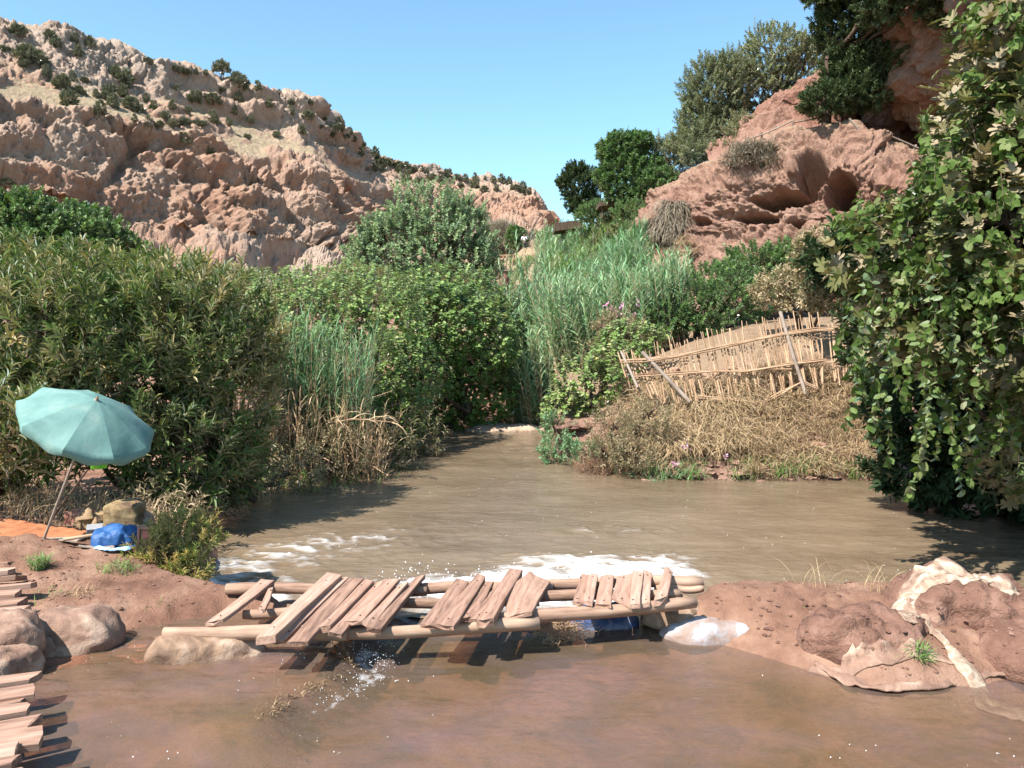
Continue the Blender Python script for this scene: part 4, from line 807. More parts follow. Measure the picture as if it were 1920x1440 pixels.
# ================================================================== built things
def mesh_bm(name, V, F, mat, smooth=False, parent=None, loc=None):
    me = bpy.data.meshes.new(name); me.from_pydata([tuple(map(float, v)) for v in V], [], F); me.update()
    me.polygons.foreach_set('use_smooth', [smooth]*len(me.polygons)); return obj(name, me, mat, parent, loc)
def plank_mesh(L, w0, w1, th, seed, n=9, outline=None):
    """board lying along +X, origin in the middle, uneven sawn edges and chipped ends"""
    r = np.random.default_rng(seed); V = []; ts = np.linspace(0, 1, n)
    bow = r.normal(0, .008); tw = r.normal(0, .02)
    el, er = r.normal(0, .004, n).cumsum()*.5, r.normal(0, .004, n).cumsum()*.5
    for i, t in enumerate(ts):
        w = (w0+(w1-w0)*t)/2; x = (t-.5)*L; z = bow*math.sin(math.pi*t)
        e0 = r.normal(0, .02) if i in (0, n-1) else 0; e1 = r.normal(0, .02) if i in (0, n-1) else 0
        l, q = w+el[i], w+er[i]; tz = tw*(t-.5)
        if outline: l, q = outline(t, l, q)
        em = r.normal(0, .012) if i in (0, n-1) else 0; c = .004
        V += [(x+e0, -l, z+tz-c), (x+e0, -l+c, z+tz), (x+em, (q-l)/2*.3+r.normal(0, .005), z+.0015), (x+e1, q-c, z-tz), (x+e1, q, z-tz-c), (x+e1*1.2, q, z-th-tz), (x+em, 0, z-th), (x+e0*1.2, -l, z-th+tz)]
    F = []
    for i in range(n-1):
        for j in range(8): a, b_ = i*8+j, i*8+(j+1) % 8; F.append((a, a+8, b_+8, b_))
    F.append(tuple(range(8))); F.append(tuple(range((n-1)*8, n*8))[::-1]); return V, F
def plank(parent, a, b, w0, w1, th=.03, seed=0, name='plank', outline=None, roll=0, mat='wood', label=None):
    a, b = Vector(a), Vector(b); d = b-a; V, F = plank_mesh(d.length, w0, w1, th, seed, outline=outline)
    o = mesh_bm(name, V, F, M[mat], False, parent); x = d.normalized(); y = Vector((0, 0, 1)).cross(x).normalized(); z = x.cross(y)
    o.matrix_local = Matrix.Translation((a+b)/2) @ Matrix((x, y, z)).transposed().to_4x4() @ Matrix.Rotation(roll, 4, 'X')
    if label: o['label'] = label
    return o
def log_mesh(L, r0, r1, seed, k=14, n=12, bend=.02):
    r = np.random.default_rng(seed); V = []; ph = r.uniform(0, 6.28); knot = r.uniform(0, 1, 3); ka = r.uniform(0, 6.28, 3)
    for i in range(n):
        t = i/(n-1); rad = r0+(r1-r0)*t; cy = bend*math.sin(math.pi*t+ph*.2); cz = bend*.5*math.sin(2.2*math.pi*t+ph)
        if i in (0, n-1): rad *= .9
        tt = (-.004 if i == 0 else L+.004 if i == n-1 else t*L)
        for j in range(k):
            a = j*2*math.pi/k; q = 1+.05*math.sin(2*a+ph+t*3)+r.normal(0, .012)+sum(.12*math.exp(-((t-kk)/.05)**2-(math.sin((a-aa)/2)/.3)**2) for kk, aa in zip(knot, ka))
            V.append((tt-L/2, cy+math.cos(a)*rad*q, cz+math.sin(a)*rad*q))
    F = [(i*k+j, i*k+(j+1) % k, (i+1)*k+(j+1) % k, (i+1)*k+j) for i in range(n-1) for j in range(k)]
    F.append(tuple(range(k))[::-1]); F.append(tuple(range((n-1)*k, n*k))); return V, F
def log(parent, a, b, r0, r1, seed, name='log', mat='log', bend=.02):
    a, b = Vector(a), Vector(b); d = b-a; V, F = log_mesh(d.length, r0, r1, seed, bend=bend); o = mesh_bm(name, V, F, M[mat], True, parent)
    x = d.normalized(); y = Vector((0, 0, 1)).cross(x).normalized(); z = x.cross(y); o.matrix_local = Matrix.Translation((a+b)/2) @ Matrix((x, y, z)).transposed().to_4x4(); return o
# ---- footbridge
fb = thing('footbridge', (0, 0, 0), 'rickety footbridge of crooked planks laid on peeled logs over the falling water', 'footbridge')
for a, b, za, zb, r0, r1, sd in [((308,1189),(650,1187),.24,.26,.062,.058,1), ((590,1194),(1010,1170),.22,.25,.055,.058,2), ((925,1166),(1303,1131),.25,.29,.068,.058,3), ((424,1105),(800,1108),.26,.25,.058,.052,4),
        ((765,1105),(1035,1099),.24,.25,.055,.055,5), ((1005,1096),(1316,1090),.26,.27,.055,.06,6), ((456,1152),(700,1146),.24,.24,.045,.045,7), ((735,1133),(1010,1128),.24,.25,.05,.048,8), ((985,1121),(1272,1112),.25,.26,.05,.055,9), ((1230,1106),(1316,1103),.22,.22,.04,.04,10)]:
    log(fb, atz(*a, za), atz(*b, zb), r0*.88, r1*.88, sd)
def rim(t, l, q): return (l, q*(1-.55*max(0, t-.72)/.28) if t > .72 else q*(1-.6*max(0, .35-t)/.35))
ZN, ZF = .335, .345
PL = [((399,1166),(502,1086),.115,.10,.03),((490,1143),(509,1102),.045,.04,.025),((499,1192),(628,1075),.12,.12,.055),((521,1199),(644,1083),.075,.085,.03),((558,1203),(668,1084),.12,.11,.03),((607,1173),(692,1086),.09,.075,.05),
      ((629,1186),(712,1090),.08,.07,.03),((660,1166),(737,1085),.13,.14,.03),((688,1168),(756,1094),.06,.06,.03),((700,1178),(790,1080),.085,.075,.04),((807,1169),(865,1088),.135,.11,.03),((834,1172),(903,1078),.13,.075,.03),
      ((875,1158),(918,1090),.11,.06,.03),((908,1163),(966,1067),.11,.10,.06),((893,1160),(938,1096),.10,.08,.025),((964,1152),(1004,1080),.24,.23,.035),((1083,1130),(1094,1077),.07,.065,.03),((1102,1127),(1113,1077),.065,.065,.03),
      ((1131,1133),(1139,1078),.12,.115,.03),((1163,1127),(1172,1078),.125,.11,.025),((1190,1133),(1197,1072),.075,.07,.035),((1209,1131),(1215,1070),.07,.07,.035),((1238,1124),(1256,1066),.09,.075,.055)]
for i, (a, b, w0, w1, th) in enumerate(PL):
    lift = .012*(i % 3)+(.02 if th > .05 else 0)
    plank(fb, atz(*a, ZN+lift), atz(*b, ZF+lift), w0*1.13, w1*1.13, th, 40+i, outline=rim if i == 15 else None, roll=random.uniform(-.07, .07), label='wide plank with a rounded edge, cracked at its near end' if i == 15 else None)
# ---- plank walkway along the left edge
for nm, lab, lst, zz in [('plank_walkway', 'near end of the plank walkway at the bottom left corner', [(1264,72,1285),(1290,60,1300),(1306,48,1325),(1322,57,1345),(1350,66,1372),(1376,74,1395),(1402,28,1415),(1422,26,1436),(1448,40,1462),(1475,50,1490)], .30),
        ('plank_walkway', 'far end of the plank walkway at the left edge, above the sandbags', [(1006,10,1009),(1018,14,1021),(1028,16,1031),(1040,22,1043),(1053,20,1056),(1066,24,1070),(1078,40,1080),(1092,64,1096),(1108,36,1112),(1124,44,1128),(1140,46,1148),(1156,40,1166)], .33)]:
    r_ = thing(nm, (0, 0, 0), lab, 'walkway', 'two stretches of the walkway')
    for i, (py, pxe, pyl) in enumerate(lst):
        e = atz(pxe, py, zz+random.uniform(-.015, .015)); d = V3(-1, (-.30 if zz > .31 else -.42)+random.uniform(-.08, .08), 0); e2 = e+d*1.1
        plank(r_, e2, e, .15 if zz > .31 else .19, .14 if zz > .31 else random.uniform(.13, .2), .045, 80+i+int(zz*100), roll=random.uniform(-.08, .08))
    y0, y1 = (4.2, 5.4) if zz < .31 else (6.6, 8.8)
    for off in (-.28, -.95): log(r_, (y0*-.585+off, y0, zz-.085), (y1*-.585+off, y1, zz-.085), .045, .045, 90+int(off*10), name='beam')
# ---- sandbags and torn sacks
def bagmat(name, a, b_, c_, sc=3.2):
    m, t, b = nmat(name); co = coords(t, 'Object'); f = noise(t, co, sc, 6, .6, .8); t.links.new(ramp(t, f, [(.35, a), (.5, b_), (.66, c_)]), b.inputs['Base Color']); b.inputs['Roughness'].default_value = .8
    wv = noise(t, coords(t, 'Object', (1, 1, 1)), 90, 2, .5); bump(t, b, math_(t, 'ADD', math_(t, 'MULTIPLY', wv, .25), noise(t, co, 9, 6, .7, 1)), .8, .02); return m
M['sack'] = bagmat('muddy_sack', (.16,.09,.06), (.25,.145,.10), (.44,.31,.225))
M['sackblue'] = bagmat('blue_white_sack', (.27,.165,.115), (.30,.24,.22), (.40,.42,.46), 6)
M['cloth'] = bagmat('pale_torn_cloth', (.20,.115,.08), (.33,.23,.16), (.52,.42,.32), 8)
M['print'] = bagmat('printed_sack', (.08,.04,.022), (.25,.165,.075), (.32,.235,.12), 5)
M['bluesack'] = bagmat('dark_blue_sack', (.02,.035,.09), (.04,.07,.17), (.18,.2,.25), 4)
M['wetsack'] = bagmat('wet_sack', (.13,.075,.045), (.26,.16,.10), (.42,.30,.22), 4)
def bag(name, label, cat, c, size, rz, mat, seed, group=None, rx=0, neck=True, pinch=.35, e=.62, wr=.05, flat=.35, pw=3.2):
    """filled sack: rounded pillow with pinched ends and folds"""
    nu, nv = 72, 40; u = np.linspace(0, 2*math.pi, nu, endpoint=False); v = np.linspace(-1, 1, nv); U, Vv = np.meshgrid(u, v)
    prof = (1-np.abs(Vv)**pw)**.5; pz = prof*(1-pinch*Vv**4); sg = lambda x: np.sign(x)*np.abs(x)**e
    X = Vv*1.0; Y = sg(np.cos(U))*prof*(1+.15*Vv**2*0); Z = sg(np.sin(U))*pz; Z = np.where(Z < 0, Z*flat, Z)
    P = np.stack([X*size[0], Y*size[1], Z*size[2]], -1); off = seed*7.7
    n = nrm(np.stack([X*.4, Y, Z], -1)); crk = worley(P*5.5+off, seed)
    d = fbm(P*3.5+off, 4, seed)*wr*1.3-(.35*wr*np.exp(-((crk[1]-crk[0])/.12)**2) if mat == 'mud' else 0)+wr*.9*ridged(np.stack([P[..., 0]*3, P[..., 1]*7, P[..., 2]*7], -1)+off, 3, seed+2)*np.clip(np.abs(Vv)*1.2, .25, 1) + wr*.35*fbm(P*16+off, 3, seed+4)
    P = P+n*(d*prof)[..., None]; me = mesh_np(name, P.reshape(-1, 3), grid_faces(nu, nv, True), True)
    o = obj(name, me, M[mat], None, c); o.rotation_euler = (rx, 0, rz); tag(o, label, cat, group); return o
g = 'muddy sandbags'
def on(px, py, z): return atz(px, py, z)
bag('sandbag', 'big mud-caked sandbag with a torn pale front, left of the bridge', 'sandbag', on(140, 1205, .10), (.36, .23, .25), -.05, 'sack', 3, g, wr=.045)
bag('sandbag', 'long wet sandbag under the left end of the bridge log', 'sandbag', on(385, 1232, .06), (.44, .16, .17), .1, 'wetsack', 5, g)
bag('sandbag', 'pale knotted sandbag at the left edge between the walkway stretches', 'sandbag', on(10, 1215, .22), (.26, .22, .22), .5, 'sack', 8, g, wr=.06)
bag('sandbag', 'small brown sandbag wedged right of the knotted one', 'sandbag', on(66, 1225, .10), (.2, .16, .15), .9, 'sack', 9, g, wr=.06)
bag('sandbag', 'lower crumpled sandbag at the left edge above the near planks', 'sandbag', on(-5, 1262, .12), (.25, .2, .2), 1.2, 'sack', 10, g, wr=.07)
bag('sandbag', 'brown sandbag at the left edge just below the far planks', 'sandbag', on(25, 1185, .08), (.32, .2, .13), .1, 'sack', 11, g, wr=.05)
bag('sandbag', 'long half-sunken sandbag streaked white and light blue, right of the bridge', 'sandbag', on(1372, 1190, .0), (.60, .24, .15), -.03, 'sackblue', 13, g, wr=.03)
bag('sandbag', 'dirty sandbag under the right end of the bridge, dark with shade', 'sandbag', on(1262, 1160, .05), (.24, .26, .18), .8, 'wetsack', 14, g)
bag('sandbag', 'small white-blue sack end poking from the mud on the dam', 'sandbag', on(1465, 1150, .15), (.19, .12, .07), -.5, 'sackblue', 16, g, wr=.04)
bag('plastic_sack', 'dark blue plastic sack wedged in the water under the bridge', 'sack', on(1130, 1168, -.02), (.30, .2, .13), .1, 'bluesack', 17)
bag('stone', 'brown stone under the left end of the bridge beside the white water', 'stone', on(450, 1135, .05), (.17, .13, .14), .3, 'wetsack', 18)
bag('stone', 'flat wet stone under the middle of the bridge planks', 'stone', on(560, 1160, .0), (.32, .2, .12), .1, 'wetsack', 19)
bag('mud_mound', 'large mud-covered heap of sacks at the right, nearest the pool', 'mound', on(1625, 1225, .02), (.54, .36, .34), .12, 'mud', 21, 'mud heaps on the dam', wr=.09, e=.75, flat=.5, pinch=.1)
bag('mud_mound', 'tallest mud heap with a bleached sack on top at the right edge', 'mound', on(1800, 1180, .05), (.60, .44, .46), -.15, 'mud', 22, 'mud heaps on the dam', wr=.11, e=.75, flat=.5, pinch=.1)
bag('mud_mound', 'low mud heap at the extreme right edge of the dam', 'mound', on(1950, 1235, .05), (.5, .4, .24), .4, 'mud', 23, 'mud heaps on the dam', wr=.045, e=.85, flat=.5, pinch=.1)
def drop3(x, y, surf):
    best = -9
    for o in surf:
        mi = o.matrix_world.inverted(); a_ = mi @ Vector((x, y, 3)); d_ = mi.to_3x3() @ Vector((0, 0, -1)); ok, loc, no, _ = o.ray_cast(a_, d_.normalized())
        if ok: best = max(best, (o.matrix_world @ loc).z)
    return best
def cloth(name, label, cat, pts, wid, mat, seed, group=None, amp=.05, thick=.012, n=60, m_=16, lay=None):
    """crumpled strip of cloth following a line of points"""
    pts = np.array(pts); t = np.linspace(0, 1, len(pts)); u = np.linspace(0, 1, n); C_ = np.stack([np.interp(u, t, pts[:, k]) for k in range(3)], -1); C_ = smooth2(C_[None].repeat(3, 0), 4)[1]
    w = np.interp(u, np.linspace(0, 1, len(wid)), wid); v = np.linspace(-1, 1, m_)
    T = nrm(np.gradient(C_, axis=0)); Sd = nrm(np.cross(T, V3(0, 0, 1)))
    P = C_[:, None]+Sd[:, None]*(v[None, :, None]*w[:, None, None]); q = P*6+seed
    P = P+np.stack([fbm(q, 3, seed), fbm(q+5, 3, seed+1), 1.2*ridged(q*np.array([1, 1.6, 1]), 3, seed+2)-.9*np.abs(v)[None]**2*.8+0*P[..., 0]], -1)*amp
    if lay:
        for i in range(n):
            for j in range(m_):
                x, y, z = P[i, j]; q = drop3(x, y, lay)
                if q > -5: P[i, j, 2] = q+.012+.35*max(0, z-C_[i, 2]+amp*.3)
    me = mesh_np(name, P.reshape(-1, 3), grid_faces(m_, n), True); o = obj(name, me, M[mat]); s_ = o.modifiers.new('thickness', 'SOLIDIFY'); s_.thickness = thick; tag(o, label, cat, group); return o
g = 'torn pale sack cloths on the mud heaps'; bpy.context.view_layer.update(); LAY = [o for o in bpy.data.objects if o.name.startswith('mud_mound') or o.name == 'ground']
cloth('torn_sack', 'bleached sack lying over the top of the tallest mud heap', 'sack', [on(1680,1112,.40), on(1740,1092,.44), on(1820,1090,.44), on(1870,1105,.41), on(1905,1130,.36)], [.08,.17,.22,.17,.06], 'cloth', 3, g, amp=.03, lay=LAY)
cloth('torn_sack', 'torn white sack hanging in the cleft down to the right edge', 'sack', [on(1735,1160,.26), on(1768,1190,.24), on(1815,1215,.24), on(1860,1225,.27), on(1930,1240,.26)], [.03,.05,.06,.10,.12], 'cloth', 4, g, amp=.07, lay=LAY)
cloth('torn_sack', 'pale strip of sack along the foot of the nearest mud heap at the waterline', 'sack', [on(1520,1245,.05), on(1580,1258,.05), on(1660,1256,.05), on(1740,1252,.05), on(1790,1258,.05)], [.02,.05,.06,.05,.02], 'sack', 5, g, amp=.03, lay=LAY)
cloth('torn_sack', 'half-sunken brown sack strip in the pool below the nearest mud heap', 'sack', [on(1530,1245,.03), on(1590,1275,.02), on(1650,1288,.02), on(1740,1284,.02), on(1850,1262,.03), on(1930,1262,.03)], [.03,.06,.07,.08,.06,.04], 'sack', 6, g, amp=.03)
cloth('torn_sack', 'light torn scrap on the ridge between the two mud heaps', 'sack', [on(1690,1135,.30), on(1715,1150,.30), on(1700,1172,.27), on(1715,1185,.25)], [.05,.06,.07,.03], 'cloth', 7, g, amp=.04, lay=LAY)
sb = bag('sandbar', 'low tan sandbar at the head of the river', None, V3(-.15, 24.6, RZ-.02), (1.25, .55, .16), .1, 'boulder', 61, e=1., wr=.06); sb['kind'] = 'structure'
# ---- tangle of twigs caught under the bridge
segs = []; c0 = on(1045, 1188, .05)
for _ in range(330):
    p = c0+RNG.normal(0, 1, 3)*V3(.10, .07, .045)+V3(0, 0, .03); d = nrm(RNG.normal(size=3)*V3(1, .7, .45)); L = random.uniform(.05, .14); q = p+d*L/2+RNG.normal(0, .012, 3); segs.append((p, q, .0028, .0026)); segs.append((q, q+nrm(d+RNG.normal(0, .35, 3))*L/2, .0026, .0015))
tag(obj('twig_tangle', tubemesh('twig_tangle', segs, 3), M['cane']), 'bundle of dry twigs caught against the front log of the bridge', 'twigs', kind='stuff')
# ---- splashes, and sun glints modelled as white flecks
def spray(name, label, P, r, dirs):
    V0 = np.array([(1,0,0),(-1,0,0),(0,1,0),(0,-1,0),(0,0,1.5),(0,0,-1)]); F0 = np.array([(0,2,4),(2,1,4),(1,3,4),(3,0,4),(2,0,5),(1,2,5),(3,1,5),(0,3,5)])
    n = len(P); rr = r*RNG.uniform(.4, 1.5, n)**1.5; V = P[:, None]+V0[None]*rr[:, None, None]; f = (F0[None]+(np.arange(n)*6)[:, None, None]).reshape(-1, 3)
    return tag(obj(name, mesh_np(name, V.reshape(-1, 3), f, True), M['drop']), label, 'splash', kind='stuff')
m, t, b = nmat('foam_and_glint'); M['drop'] = m; b.inputs['Base Color'].default_value = (.9,.92,.94,1); b.inputs['Roughness'].default_value = .1
n = 900; base = np.stack([RNG.normal(0, .9, n), 9.3+RNG.normal(0, .35, n), np.zeros(n)], -1)+V3(.1, 0, 0); k_ = RNG.choice(5, n); cxs = np.array([-1.05, -.35, .35, .95, 1.5]); base[:, 0] = cxs[k_]+RNG.normal(0, .2, n); base[:, 1] = 9.15+.25*(k_ > 2)+RNG.normal(0, .25, n); base[:, 2] = RZ+.03+np.abs(RNG.normal(0, .085, n))*np.array([1.5, .8, .6, .8, .5])[k_]
spray('water_splash', 'white spray thrown up behind the bridge', base, .0055, None)
n = 260; yy = RNG.uniform(5.5, 6.7, n); base = np.stack([-1.05-.15*(6.5-yy)-.10*np.sin(yy*5)+RNG.normal(.05, .09, n), yy, .03+np.abs(RNG.normal(0, .035, n))], -1); spray('water_splash', 'spray along the little fall on the shelf in front of the bridge', base, .0025, None)
n = 700; X_ = RNG.uniform(-4.5, 7, n); Y_ = 8.6+RNG.random(n)**1.6*9; ok = sdist(X_, Y_, RIV) < -.3; base = np.stack([X_, Y_, np.full(n, RZ+.022)], -1)[ok & (fbm(np.stack([X_*.9, Y_*1.5, X_*0], -1), 2, 78) > 0)]; o = spray('glint_flecks', 'white flecks set on the moving river as sun glints', base, .0036, None)  # these flecks imitate sun sparkle on the river
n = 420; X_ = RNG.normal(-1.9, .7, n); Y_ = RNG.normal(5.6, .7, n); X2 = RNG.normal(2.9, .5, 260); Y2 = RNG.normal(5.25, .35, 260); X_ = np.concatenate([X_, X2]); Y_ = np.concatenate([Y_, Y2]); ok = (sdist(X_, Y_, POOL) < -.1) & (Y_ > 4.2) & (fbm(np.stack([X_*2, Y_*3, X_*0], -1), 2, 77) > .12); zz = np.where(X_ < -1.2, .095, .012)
spray('glint_flecks', 'white flecks set on the shallow rippling pool as sun glints', np.stack([X_, Y_, zz], -1)[ok], .0028, None)  # sparkle of the sun on the pool, built as white beads

# ---- green beach umbrella
m, t, b = nmat('teal_canvas'); M['teal'] = m; co = coords(t, 'Object'); c = ramp(t, noise(t, co, 3, 5, .6, .5), [(.35, (.10,.20,.175)), (.55, (.135,.25,.22)), (.72, (.21,.29,.25))]); t.links.new(c, b.inputs['Base Color']); b.inputs['Roughness'].default_value = .75
bump(t, b, noise(t, co, 7, 5), .35, .02)
def rot_to(a):
    return Vector((0, 0, 1)).rotation_difference(Vector(a)).to_matrix().to_4x4()
ubase = V3(-4.85, 8.7, .32); apex = at(181, 750, 8.3); ax = nrm(apex-ubase); UL = float(np.linalg.norm(apex-ubase))
um = thing('beach_umbrella', ubase, 'faded teal beach umbrella leaning over the vendor\'s things', 'umbrella'); um.matrix_world = Matrix.Translation(Vector(ubase)) @ rot_to(ax)
NR = 9; RU, HU = .655, .26; sub = 7; rings = 12
def ucan(i0, flap=False):
    V, F = [], []
    for a_ in range(sub+1):
        th = (i0+a_/sub)*2*math.pi/NR; s_ = math.sin(math.pi*a_/sub)
        for r_ in range(rings+1):
            q = r_/rings; rad = RU*q*(1-.055*s_*q*q); z = UL-HU*(q**1.45)-.028*s_*q**1.5*(-1)*.6-.05*s_*q*q
            V.append((rad*math.cos(th), rad*math.sin(th), z+.006*math.sin(9*th+q*7)*q))
        jj = .02*math.sin(th*11); V.append(((RU*(1-.055*s_)-.03+jj*.4)*math.cos(th), (RU*(1-.055*s_)-.03+jj*.4)*math.sin(th), UL-HU-.03*s_-.075-jj*.5))
    m_ = rings+2
    for a_ in range(sub):
        for r_ in range(m_-1): F.append((a_*m_+r_, a_*m_+r_+1, (a_+1)*m_+r_+1, (a_+1)*m_+r_))
    return V, F
for i in range(NR):
    V, F = ucan(i); o = mesh_bm('canopy_panel', V, F, M['teal'], True, um)
    V = [((RU-.01)*q*math.cos(i*2*math.pi/NR), (RU-.01)*q*math.sin(i*2*math.pi/NR), UL-HU*(q**1.45)-.012) for q in np.linspace(.03, 1, 8)]
    obj('rib', tubemesh('rib', [(V[j], V[j+1], .004, .004) for j in range(7)], 5), M['greywood'], um)
obj('pole', tubemesh('pole', [((0, 0, -.15), (0, 0, UL+.01), .014, .013)], 8), M['greywood'], um)
obj('finial', tubemesh('finial', [((0, 0, UL-.005), (0, 0, UL+.02), .022, .018), ((0, 0, UL+.02), (0, 0, UL+.045), .013, .006)], 8), M['cloth'], um)
# ---- the vendor's things under it
def plain(name, col, rough=.6, nz=None):
    m, t, b = nmat(name); co = coords(t, 'Object'); f = noise(t, co, nz or 8, 5); t.links.new(ramp(t, f, [(.3, tuple(x*.72 for x in col)), (.7, tuple(min(1, x*1.1) for x in col))]), b.inputs['Base Color']); b.inputs['Roughness'].default_value = rough; bump(t, b, f, .3, .01); return m
M['lime'] = plain('lime_plastic', (.17,.62,.04), .35); M['bluecloth'] = plain('blue_woven_sack', (.02,.095,.27), .6, 14); M['redwood'] = plain('red_painted_wood', (.42,.17,.13), .7)
M['card'] = plain('brown_card', (.36,.24,.12)); M['orange'] = plain('orange_mat', (.42,.15,.06), .8, 5); M['white'] = plain('white_plastic', (.78,.77,.75), .4); M['ochre'] = plain('ochre_cloth', (.26,.17,.09), .9); M['grey'] = plain('grey_plastic', (.30,.30,.31)); M['black'] = plain('black_shirt', (.02,.02,.025))
def lathe(name, prof, k, mat, parent=None, loc=None, smooth=True):
    V = [(r_*math.cos(j*2*math.pi/k), r_*math.sin(j*2*math.pi/k), z) for r_, z in prof for j in range(k)]; F = [(i*k+j, i*k+(j+1) % k, (i+1)*k+(j+1) % k, (i+1)*k+j) for i in range(len(prof)-1) for j in range(k)]
    return mesh_bm(name, V, F, M[mat], smooth, parent, loc)
c = at(185, 862, 9.0); bk = lathe('bucket', [(.0,-.09),(.075,-.09),(.08,-.085),(.105,.09),(.115,.09),(.115,.1),(.10,.1),(.07,-.075),(0,-.075)], 24, 'lime', None, c); tag(bk, 'lime green plastic bucket hanging on the bush under the umbrella', 'bucket')
def box(name, c, s, rz, mat, parent=None, bev=.006, tilt=0):
    x, y, z = [v/2 for v in s]; V = [(a*x, b_*y, d*z) for a in (-1, 1) for b_ in (-1, 1) for d in (-1, 1)]; F = [(0,1,3,2),(4,6,7,5),(0,4,5,1),(2,3,7,6),(0,2,6,4),(1,5,7,3)]
    o = mesh_bm(name, V, F, M[mat], False, parent, c); bv = o.modifiers.new('bevel', 'BEVEL'); bv.width = bev; bv.segments = 2; o.rotation_euler = (tilt, 0, rz); return o
gz = lambda x, y: drop_z(x, y, [bpy.data.objects['ground']])
def G(px, py, d): p = at(px, py, d); p[2] = gz(p[0], p[1]); return p
def printed(o, name, V, mat): return mesh_bm(name, V, [(0,1,2,3)], M[mat], False, o)
p = G(235, 975, 9.15); bx_ = bag('grain_sack', 'upright yellowish sack with dark brown print, sitting under the umbrella', 'sack', p+V3(0, 0, .22), (.22, .15, .20), .15, 'print', 31, wr=.03, e=.35, flat=1., pinch=.1, pw=9); bx_.rotation_euler = (0, R(90), R(8)); 
for k_, (dy, dz, w_, h_) in enumerate([(-.04, .04, .05, .05), (.05, -.02, .035, .09), (-.03, -.08, .06, .018), (.0, .11, .08, .016)]):
    pass
p = G(268, 980, 9.2); o = bag('white_bag', 'white plastic bag leaning on the right side of the printed sack', 'bag', p+V3(0, 0, .16), (.15, .09, .12), .3, 'cloth', 32, wr=.03, flat=1.); o.rotation_euler = (0, R(80), .2)
cr = thing('wooden_crate', G(275, 1012, 8.55), 'small reddish wooden crate with a red panel, beside the blue sack', 'crate'); cr.rotation_euler = (R(-12), 0, .12)
for dx in (-.085, .085): box('crate_rail', (dx, 0, .12), (.026, .05, .28), 0, 'redwood', cr)
for dz in (.005, .25): box('crate_rail', (0, 0, dz), (.144, .045, .028), 0, 'redwood', cr)
box('crate_panel', (0, .012, .128), (.144, .02, .218), 0, 'card', cr); box('crate_side', (0, .12, .12), (.19, .16, .25), 0, 'redwood', cr); box('red_board', (0, -.006, .185), (.11, .012, .08), 0, 'orange', cr)
M['redpanel'] = plain('red_panel', (.55,.13,.11)); cr.children[-1].data.materials[0] = M['redpanel']
tb_ = bag('blue_sack', 'bright blue woven sack with a frayed pale edge lying before the crate', 'sack', G(222, 995, 8.75)+V3(0, 0, .06), (.24, .15, .10), .35, 'bluecloth', 33, wr=.09, flat=.6)
cloth('frayed_cloth', 'pale blue frayed edge of the sack cloth hanging over the bank', 'cloth', [G(180, 990, 8.55)+V3(0,0,.03), G(205, 1014, 8.45)+V3(0,0,.04), G(235, 1010, 8.45)+V3(0,0,.05), G(250, 985, 8.5)+V3(0,0,.08)], [.03,.04,.04,.03], 'bluecloth', 12, None, .03)
M['paleblue'] = plain('pale_blue_fringe', (.30,.50,.75)); bpy.data.objects['frayed_cloth'].data.materials[0] = M['paleblue']
a_, b_ = G(118, 1000, 8.55)+V3(0, 0, .06), G(292, 955, 8.9)+V3(0, 0, .22); o = obj('wooden_pole', tubemesh('wooden_pole', [(a_, (a_+b_)/2+V3(0,0,-.01), .018, .017), ((a_+b_)/2+V3(0,0,-.01), b_, .017, .014)], 10), M['cane']); tag(o, 'pale wooden pole lying across the blue sack and the crate', 'pole')
cloth('ground_mat', 'orange and yellow mat on the bank in dappled shade at the left edge', 'mat', [G(-60, 995, 9.0)+V3(0,0,.04), G(20, 1000, 8.9)+V3(0,0,.04), G(90, 992, 8.95)+V3(0,0,.04), G(160, 980, 9.0)+V3(0,0,.05)], [.3,.32,.28,.14], 'orange', 14, None, .02)
cloth('yellow_cloth', 'crumpled ochre cloth heap between the umbrella pole and the printed sack', 'cloth', [G(140, 975, 9.3)+V3(0,0,.1), G(160, 960, 9.4)+V3(0,0,.22), G(190, 970, 9.3)+V3(0,0,.1)], [.1,.16,.1], 'ochre', 15, None, .08)
o = box('cardboard_box', G(178, 985, 9.0)+V3(0, 0, .1), (.16, .12, .09), .4, 'grey', tilt=.3); tag(o, 'grey box lid tilted on the heap behind the pole', 'box')
box_ = bag('plastic_bag', 'crumpled white plastic bag caught at the foot of the bushy weed', 'bag', on(210, 1102, .12), (.06, .05, .05), .3, 'white', 35, wr=.04)
tag(obj('prop_stick', tubemesh('prop_stick', [(at(95, 975, 9.3), at(165, 880, 9.4), .014, .01)], 6), M['bark']), 'dark crooked stick leaning behind the umbrella pole', 'stick')
